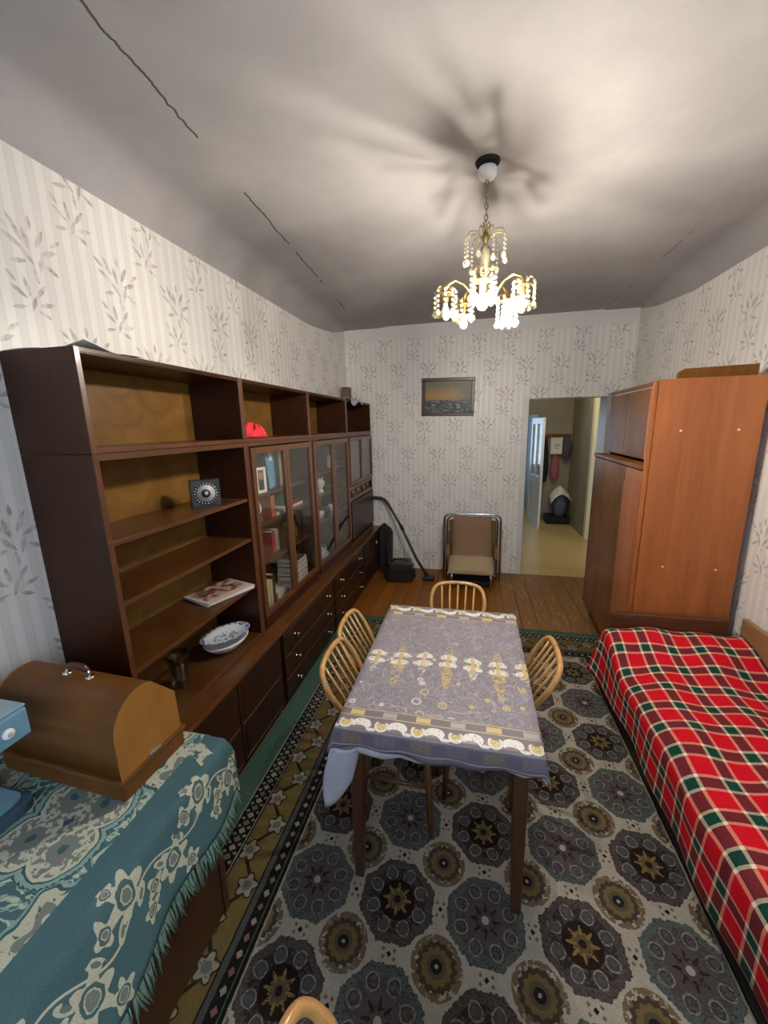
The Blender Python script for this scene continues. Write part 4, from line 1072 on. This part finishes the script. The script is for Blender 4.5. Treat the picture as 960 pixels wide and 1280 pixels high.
MB().lathe([(.004, -.255), (.014, -.272), (.02, -.285), (.01, -.30), (.006, -.31)], 12).build('crown_boss', M['oldbrass'], cd)
MB().lathe([(.006, -.31), (.022, -.325), (.026, -.36), (.018, -.40), (.024, -.42), (.012, -.44)], 12).build('glass_column', M['crystal'], cd)
MB().lathe([(.010, -.44), (.013, -.48), (.022, -.50), (.013, -.53), (.020, -.555), (.004, -.58)], 12).build('brass_column', M['brass'], cd)
def strand(mb, x, y, z, n, r=.007, drop=True, seed=0):
    for k in range(n): mb.ball((x, y, z-r-k*2.7*r), r, 7, 4)
    if drop:
        zb = z-n*2.7*r
        mb.lathe([(.002, 0), (.009, -.006), (.014, -.016), (.010, -.026), (.001, -.032)], 6, (x, y, zb))
    return mb
for k in range(9):
    a = 2*pi*k/9+.2; R1 = .088
    MB().tube([(.012*cos(a), .012*sin(a), -.288), (.05*cos(a), .05*sin(a), -.262), (.078*cos(a), .078*sin(a), -.268), (R1*cos(a), R1*sin(a), -.285)], .002, 5).build('crown_wire', M['brass'], cd)
    strand(MB(), R1*cos(a), R1*sin(a), -.287, 4+(k % 2), .0065).build('crystal_strand', M['crystal'], cd)
for k in range(7):
    a = 2*pi*k/7; R1 = .05
    MB().tube([(.015*cos(a), .015*sin(a), -.41), (.035*cos(a), .035*sin(a), -.395), (R1*cos(a), R1*sin(a), -.415)], .002, 5).build('crown_wire', M['brass'], cd)
    strand(MB(), R1*cos(a), R1*sin(a), -.416, 5, .0078).build('crystal_strand', M['crystal'], cd)
LITS = {0, 2}
for j in range(5):
    a = -pi/2-.05+2*pi*j/5; ca, sa = cos(a), sin(a); RA = .175
    arm = MB().tube([(.012*ca, .012*sa, -.53), (.05*ca, .05*sa, -.515), (.09*ca, .09*sa, -.47), (.13*ca, .13*sa, -.452), (.162*ca, .162*sa, -.468), (RA*ca, RA*sa, -.50)], .0055, 7).build('arm', M['brass'], cd)
    MB().lathe([(.008, .002), (.040, -.008), (.036, -.012), (.014, -.013), (.013, -.04), (.006, -.042)], 14, (RA*ca, RA*sa, -.50)).build('lamp_socket', M['brass'], arm)
    MB().lathe([(.004, -.118), (.016, -.112), (.022, -.095), (.020, -.078), (.011, -.058), (.010, -.045)], 14, (RA*ca, RA*sa, -.50)).build('bulb', M['lit'] if j in LITS else M['bulb'], arm)
    for k in range(8):
        b = 2*pi*k/8+j; R2 = .046
        px, py = RA*ca+R2*cos(b), RA*sa+R2*sin(b)
        MB().tube([(RA*ca+.01*cos(b), RA*sa+.01*sin(b), -.50), (RA*ca+.028*cos(b), RA*sa+.028*sin(b), -.478), (px, py, -.492)], .0018, 5).build('branch_wire', M['brass'], arm)
        strand(MB(), px, py, -.493, 3+(k*3+j) % 3, .0075).build('crystal_strand', M['crystal'], arm)

# ------------------------------------------------------------------ sewing table, tapestry, sewing machine case, lamp
sw = thing('sewing_table', 'dark side table under the teal tapestry, near left corner', 'table', (-1.12, .3, 0))
TT = .705
MB().box(-1.455, -.80, -.35, .975, TT-.025, TT).build('tabletop', M['leg'], sw, .002, True)
for y0 in (-.33, .925): MB().box(-1.44, -.835, y0, y0+.025, .0095, TT-.0255).build('side_panel', M['leg'], sw, .002, True)
MB().box(-.86, -.838, -.30, .92, .02, TT-.0255).build('front_panel', M['leg'], sw, .002, True)
ty0, ty1 = -.36, 1.0
def hangx(y): return max(0, .98-y)*.13
def tap(u, v):
    # u: across (0 wall .. 1 hem on the right), v: from near to far
    y = ty0+(ty1-ty0)*v; s = u*.86
    wv = .006*sin(13*y+5*u)
    if s < .655:
        x = -1.452+s+.03*hangx(y); z = TT+.0035
        z += .0012*sin(30*x)*sin(22*y)
    else:
        k = (s-.655)/.205; fx = hangx(y)
        ang = min(1, k/.22)
        x = -.797+.03*fx+(.016*sin(ang*pi/2))+(.018+fx*.80)*k+.012*sin(17*y)*k
        z = TT+.0035-.010*ang**2-max(0, k-.08)*.20+.03*fx*k
    # far end: short drop at the right corner only, rounded
    if v > .985:
        q = (v-.985)/.015; z -= .02*q*q*(1 if s < .6 else 2.0)
    return Vector((x, y, z+(wv if s > .66 else 0)))
tp_ = tag(thing('tapestry_cover', 'teal and cream tapestry cover with a fringe, on the near left table', 'tablecloth', (-1.12, .3, TT)), None)
MB().grid(tap, 60, 60, lambda u, v: (u*.86, (ty1-ty0)*v)).build('woven_cover', M['tapestry'], tp_, 0, True, solid=.003)
fr = MB(); rnd = random.Random(3)
for i in range(560):
    v = rnd.random(); p = tap(1, v); L_ = rnd.uniform(.045, .075); dx, dy = rnd.uniform(-.012, .02), rnd.uniform(-.015, .015)
    fr.tube([p+Vector((-.004, 0, .008)), p+Vector((dx*.4, dy*.4, -L_*.5)), p+Vector((dx, dy, -L_))], [.0022, .0030, .0012], 4)
fr.build('fringe', M['fringe'], tp_, 0, True)['kind'] = 'stuff'

sc_ = thing('sewing_machine_case', 'domed brown wooden sewing machine case with a carrying handle', 'sewing case', (-1.15, .835, TT+.007), -.045)
A, B = .235, .112
MB().box(-A, A, -B, B, 0, .055).build('base', M['case'], sc_, .006)
MB().box(-A-.006, A+.006, -B-.006, B+.006, .0553, .068).build('base_moulding', M['case'], sc_, .004)
prof = [(-B+.004, .0685), (-B+.004, .19)]
for i in range(13): a = pi-i/12*pi*.62; prof.append((-B+.004+.098+.098*cos(a), .19+.105*sin(a)))
prof += [(B-.010, .20), (B-.006, .0685)]
MB().prism(prof, 'x', -A+.008, A-.008, True).build('lid', M['case'], sc_, 0)
for s_ in (-1, 1): MB().prism(prof, 'x', s_*(A-.0075), s_*(A-.002)).build('end_panel', M['case_end'], sc_, .001)
for s_ in (-1, 1): MB().tube([(s_*.045, -.01, .290), (s_*.045, -.01, .312), (s_*.040, -.01, .318)], .004, 6).lathe([(.012, .290), (.012, .298)], 10, (s_*.045, -.01, 0)).build('handle_bracket', M['steel'], sc_)
MB().tube([(-.042, -.01, .318), (-.02, -.01, .326), (.02, -.01, .326), (.042, -.01, .318)], [.007, .010, .010, .007], 8).build('carrying_handle', flat('dark_red_handle', (.06, .012, .012), .4), sc_)
MB().box(A-.0018, A+.004, -.02, .02, .06, .075).build('latch', M['steel'], sc_, .001)

lp = thing('desk_lamp', 'blue desk lamp with a box-shaped head at the left edge', 'lamp', (-1.27, .61, TT+.006))
def rpoly(x0, x1, y0, y1, r):
    p = []
    for cx, cy, a0 in ((x1-r, y1-r, 0), (x0+r, y1-r, pi/2), (x0+r, y0+r, pi), (x1-r, y0+r, 3*pi/2)):
        for i in range(5): a = a0+i/4*pi/2; p.append((cx+r*cos(a), cy+r*sin(a)))
    return p
MB().prism(rpoly(-.13, .10, -.06, .06, .03), 'z', 0, .022).build('base', M['darkblue'], lp, .005)
MB().prism(rpoly(-.11, .07, -.05, .05, .025), 'z', .0222, .03).build('base_cap', M['blue'], lp, .003)
MB().lathe([(.022, .030), (.022, .038), (.016, .042)], 14, (.02, -.01, 0)).build('push_button', M['redbutton'], lp)
MB().tube([(-.09, .02, .03), (-.095, .02, .15), (-.09, .02, .235)], .012, 10).build('post', M['steel'], lp)
MB().box(-.20, .135, -.052, .062, .232, .312).build('lamp_head', M['blue'], lp, .006)
MB().box(-.202, .13, -.054, .064, .3125, .318).build('head_lid', flat('pale_blue_lid', (.20, .30, .36), .25), lp, .002)
Mx = Matrix.Translation((.135, .01, .270)) @ Matrix.Rotation(pi/2, 4, 'Y')
MB().lathe([(.014, 0), (.014, .006), (.010, .009)], 16, M=Mx).build('knob', M['porcelain'], lp)
MB().lathe([(.006, .0091), (.006, .010)], 10, M=Mx).build('knob_centre', flat('grey_knob', (.4, .42, .43), .4), lp)
MB().tube([(.03, .03, .232), (.02, .03, .15), (-.01, .035, .07), (-.06, .04, .032)], .004, 6).build('cord', flat('grey_cord', (.10, .08, .09), .5), lp)

# ------------------------------------------------------------------ by the back wall: folding chair, vacuum cleaner, case
fc = thing('folding_lounger', 'chrome-framed folding lounge chair with tan and beige pads', 'lounge chair', (0, 4.28, 0))
def u_frame(hw, z1, y0, y1, r=.07):
    pts = [(-hw, y0, .006)]
    for i in range(6): a = pi-i/5*pi/2; pts.append((-hw+r+r*cos(a), y0+(y1-y0)*.96, z1-r+r*sin(a)))
    for i in range(6): a = pi/2-i/5*pi/2; pts.append((hw-r+r*cos(a), y0+(y1-y0)*.96, z1-r+r*sin(a)))
    pts.append((hw, y0, .006)); return pts
MB().tube(u_frame(.305, .755, .0, .06), .012, 8).build('outer_frame', M['steel'], fc)
MB().tube(u_frame(.275, .725, .04, .10), .010, 8).build('inner_frame', M['steel'], fc)
def pad(x0, x1, th, ctl, nx=14, ny=16, bul=.018):
    """pad following a centre line ctl=[(y,z),..]"""
    def at(v):
        k = v*(len(ctl)-1); i = min(int(k), len(ctl)-2); t = k-i
        return Vector((0, ctl[i][0]*(1-t)+ctl[i+1][0]*t, ctl[i][1]*(1-t)+ctl[i+1][1]*t))
    mb = MB()
    for side in (1, -1):
        def fn(u, v):
            p = at(v); q = at(min(1, v+.02))-at(max(0, v-.02)); nrm = Vector((0, q.z, -q.y)).normalized()
            e = (1-abs(2*u-1)**6)*(1-abs(2*v-1)**8)
            return Vector((x0+(x1-x0)*u, p.y, p.z))+nrm*(side*(th*.5*e+bul*side*0))
        mb.grid(fn, nx, ny)
    return mb
MB().box(-.245, .255, .0, .035, .25, .70).build('side_webbing', M['olive'], fc, .012)
pad(-.205, .205, .07, [(.02, .735), (-.02, .60), (-.06, .45), (-.10, .34), (-.13, .30)]).build('back_pad', M['tanpad'], fc)
pad(-.235, .225, .085, [(-.11, .325), (-.20, .285), (-.28, .24), (-.33, .20)]).build('seat_pad', M['palepad'], fc)
MB().tube([(-.205, -.085, .345), (-.1, -.10, .315), (0, -.105, .308), (.1, -.10, .315), (.205, -.085, .345)], .006, 6).build('seam_piping', flat('brown_piping', (.10, .06, .035), .8), fc)
for s_ in (-1, 1):
    MB().tube([(s_*.245, .04, .42), (s_*.25, -.05, .40), (s_*.25, -.17, .37), (s_*.245, -.21, .33)], [.016, .022, .024, .014], 8).build('armrest', wood('arm_wood', (.16, .07, .025), (.26, .12, .04), 'y', .3), fc)
    MB().tube([(s_*.20, -.29, .19), (s_*.20, -.27, .08), (s_*.20, -.26, .008)], .011, 8).build('front_leg', M['steel'], fc)
    MB().tube([(s_*.25, .03, .10), (s_*.24, -.26, .16)], .009, 6).build('side_rail', M['steel'], fc)
    for k in range(7): MB().tube([(s_*.27, .03, .16+k*.075), (s_*.245, .02, .19+k*.075)], .004, 5).build('spring', M['steel'], fc)
MB().tube([(-.20, -.268, .09), (.20, -.268, .09)], .008, 6).build('front_bar', M['black'], fc)
MB().box(-.22, .22, -.20, .0, .012, .13).build('folded_cloth', M['blackcloth'], fc, .03)

vc = thing('vacuum_cleaner', 'black vacuum cleaner with its hose and tube leaning on the back wall', 'vacuum cleaner', (-.80, 4.22, 0), .12)
p = rpoly(-.155, .155, -.14, .14, .06)
MB().prism(p, 'z', .012, .15).build('body', M['black'], vc, .02)
MB().prism([(x*.86, y*.86) for x, y in p], 'z', .1502, .205).build('lid', flat('dark_plastic', (.028, .028, .031), .3), vc, .02)
MB().tube([(-.09, .0, .20), (-.06, -.01, .235), (.06, -.01, .235), (.09, 0, .20)], .010, 8).build('carry_handle', M['black'], vc)
for s_ in (-1, 1): MB().lathe([(.055, -.012), (.055, .012)], 18, M=Matrix.Translation((s_*.168, .03, .056)) @ Matrix.Rotation(pi/2, 4, 'Y')).build('wheel', M['black'], vc)
MB().prism([(-.135, .17), (-.155, .42), (-.11, .48), (-.09, .36), (-.10, .17)], 'y', .03, .07).build('hose_rest', M['black'], vc, .008)
vt = thing('vacuum_tube', 'black vacuum tube with floor nozzle leaning beside the vacuum cleaner', 'vacuum tube', (-.48, 4.24, 0))
MB().tube([(-.01, -.01, .045), (-.13, .03, .22), (-.28, .09, .50), (-.32, .11, .58)], .016, 10).build('lower_tube', flat('tube_black', (.03, .03, .033), .25), vt)
MB().tube([(-.30, .10, .54), (-.33, .115, .60)], .021, 10).build('collar', M['black'], vt)
MB().tube([(-.32, .11, .58), (-.44, .20, .74), (-.50, .245, .82), (-.545, .27, .862), (-.60, .295, .88), (-.68, .30, .885), (-.74, .30, .87)], [.015, .015, .018, .02, .02, .019, .018], 10).build('upper_tube', flat('tube_grey', (.045, .045, .05), .25), vt)
MB().box(-.06, .075, -.06, .03, .0, .045).build('nozzle', M['black'], vt, .012)
MB().tube([(-.01, -.01, .045), (-.025, -.005, .075)], .022, 10).build('nozzle_joint', M['black'], vt)
t = thing('flat_case', 'black flat case standing between the wall unit and vacuum cleaner', 'case', (-1.02, 4.42, 0))
MB().prism([(-.05, .0), (.075, .0), (.085, .47), (.06, .52), (.0, .565), (-.05, .57)], 'y', -.05, .10).build('case_body', M['blackcloth'], t, .012)
MB().tube([(-.02, .02, .57), (-.01, .02, .60), (.03, .02, .575), (.035, .02, .548)], .006, 6).build('case_handle', M['black'], t)

# ------------------------------------------------------------------ picture on the back wall
pc = thing('painting', 'small dark-framed seascape painting on the back wall', 'painting', (-.297, YB-.002, 2.025), 0)
PW, PH = .288, .202
f = MB().box(-PW, PW, -.03, 0, PH-.035, PH).box(-PW, PW, -.03, 0, -PH, -PH+.035).box(-PW, -PW+.035, -.03, 0, -PH+.035, PH-.035).box(PW-.035, PW, -.03, 0, -PH+.035, PH-.035)
f.build('picture_frame', wood('frame_wood', (.05, .022, .010), (.085, .04, .018), 'x', .35), pc, .005)
MB().box(-PW+.035, PW-.035, -.016, -.006, -PH+.035, PH-.035).build('canvas', painting_mat(), pc)
pc.rotation_euler = (.03, .02, 0)

# hall ceiling lamp (above the lintel, lights the hall)
hl = thing('ceiling_lamp', 'round white ceiling lamp in the hall', 'lamp', (1.15, 5.75, 2.6))
MB().lathe([(.07, -.02), (.08, 0)], 20).build('lamp_base', M['white'], hl)
MB().lathe([(.01, -.12), (.06, -.10), (.085, -.06), (.07, -.021)], 18).build('lamp_globe', emit('hall_globe', (1, .86, .60), 60), hl)
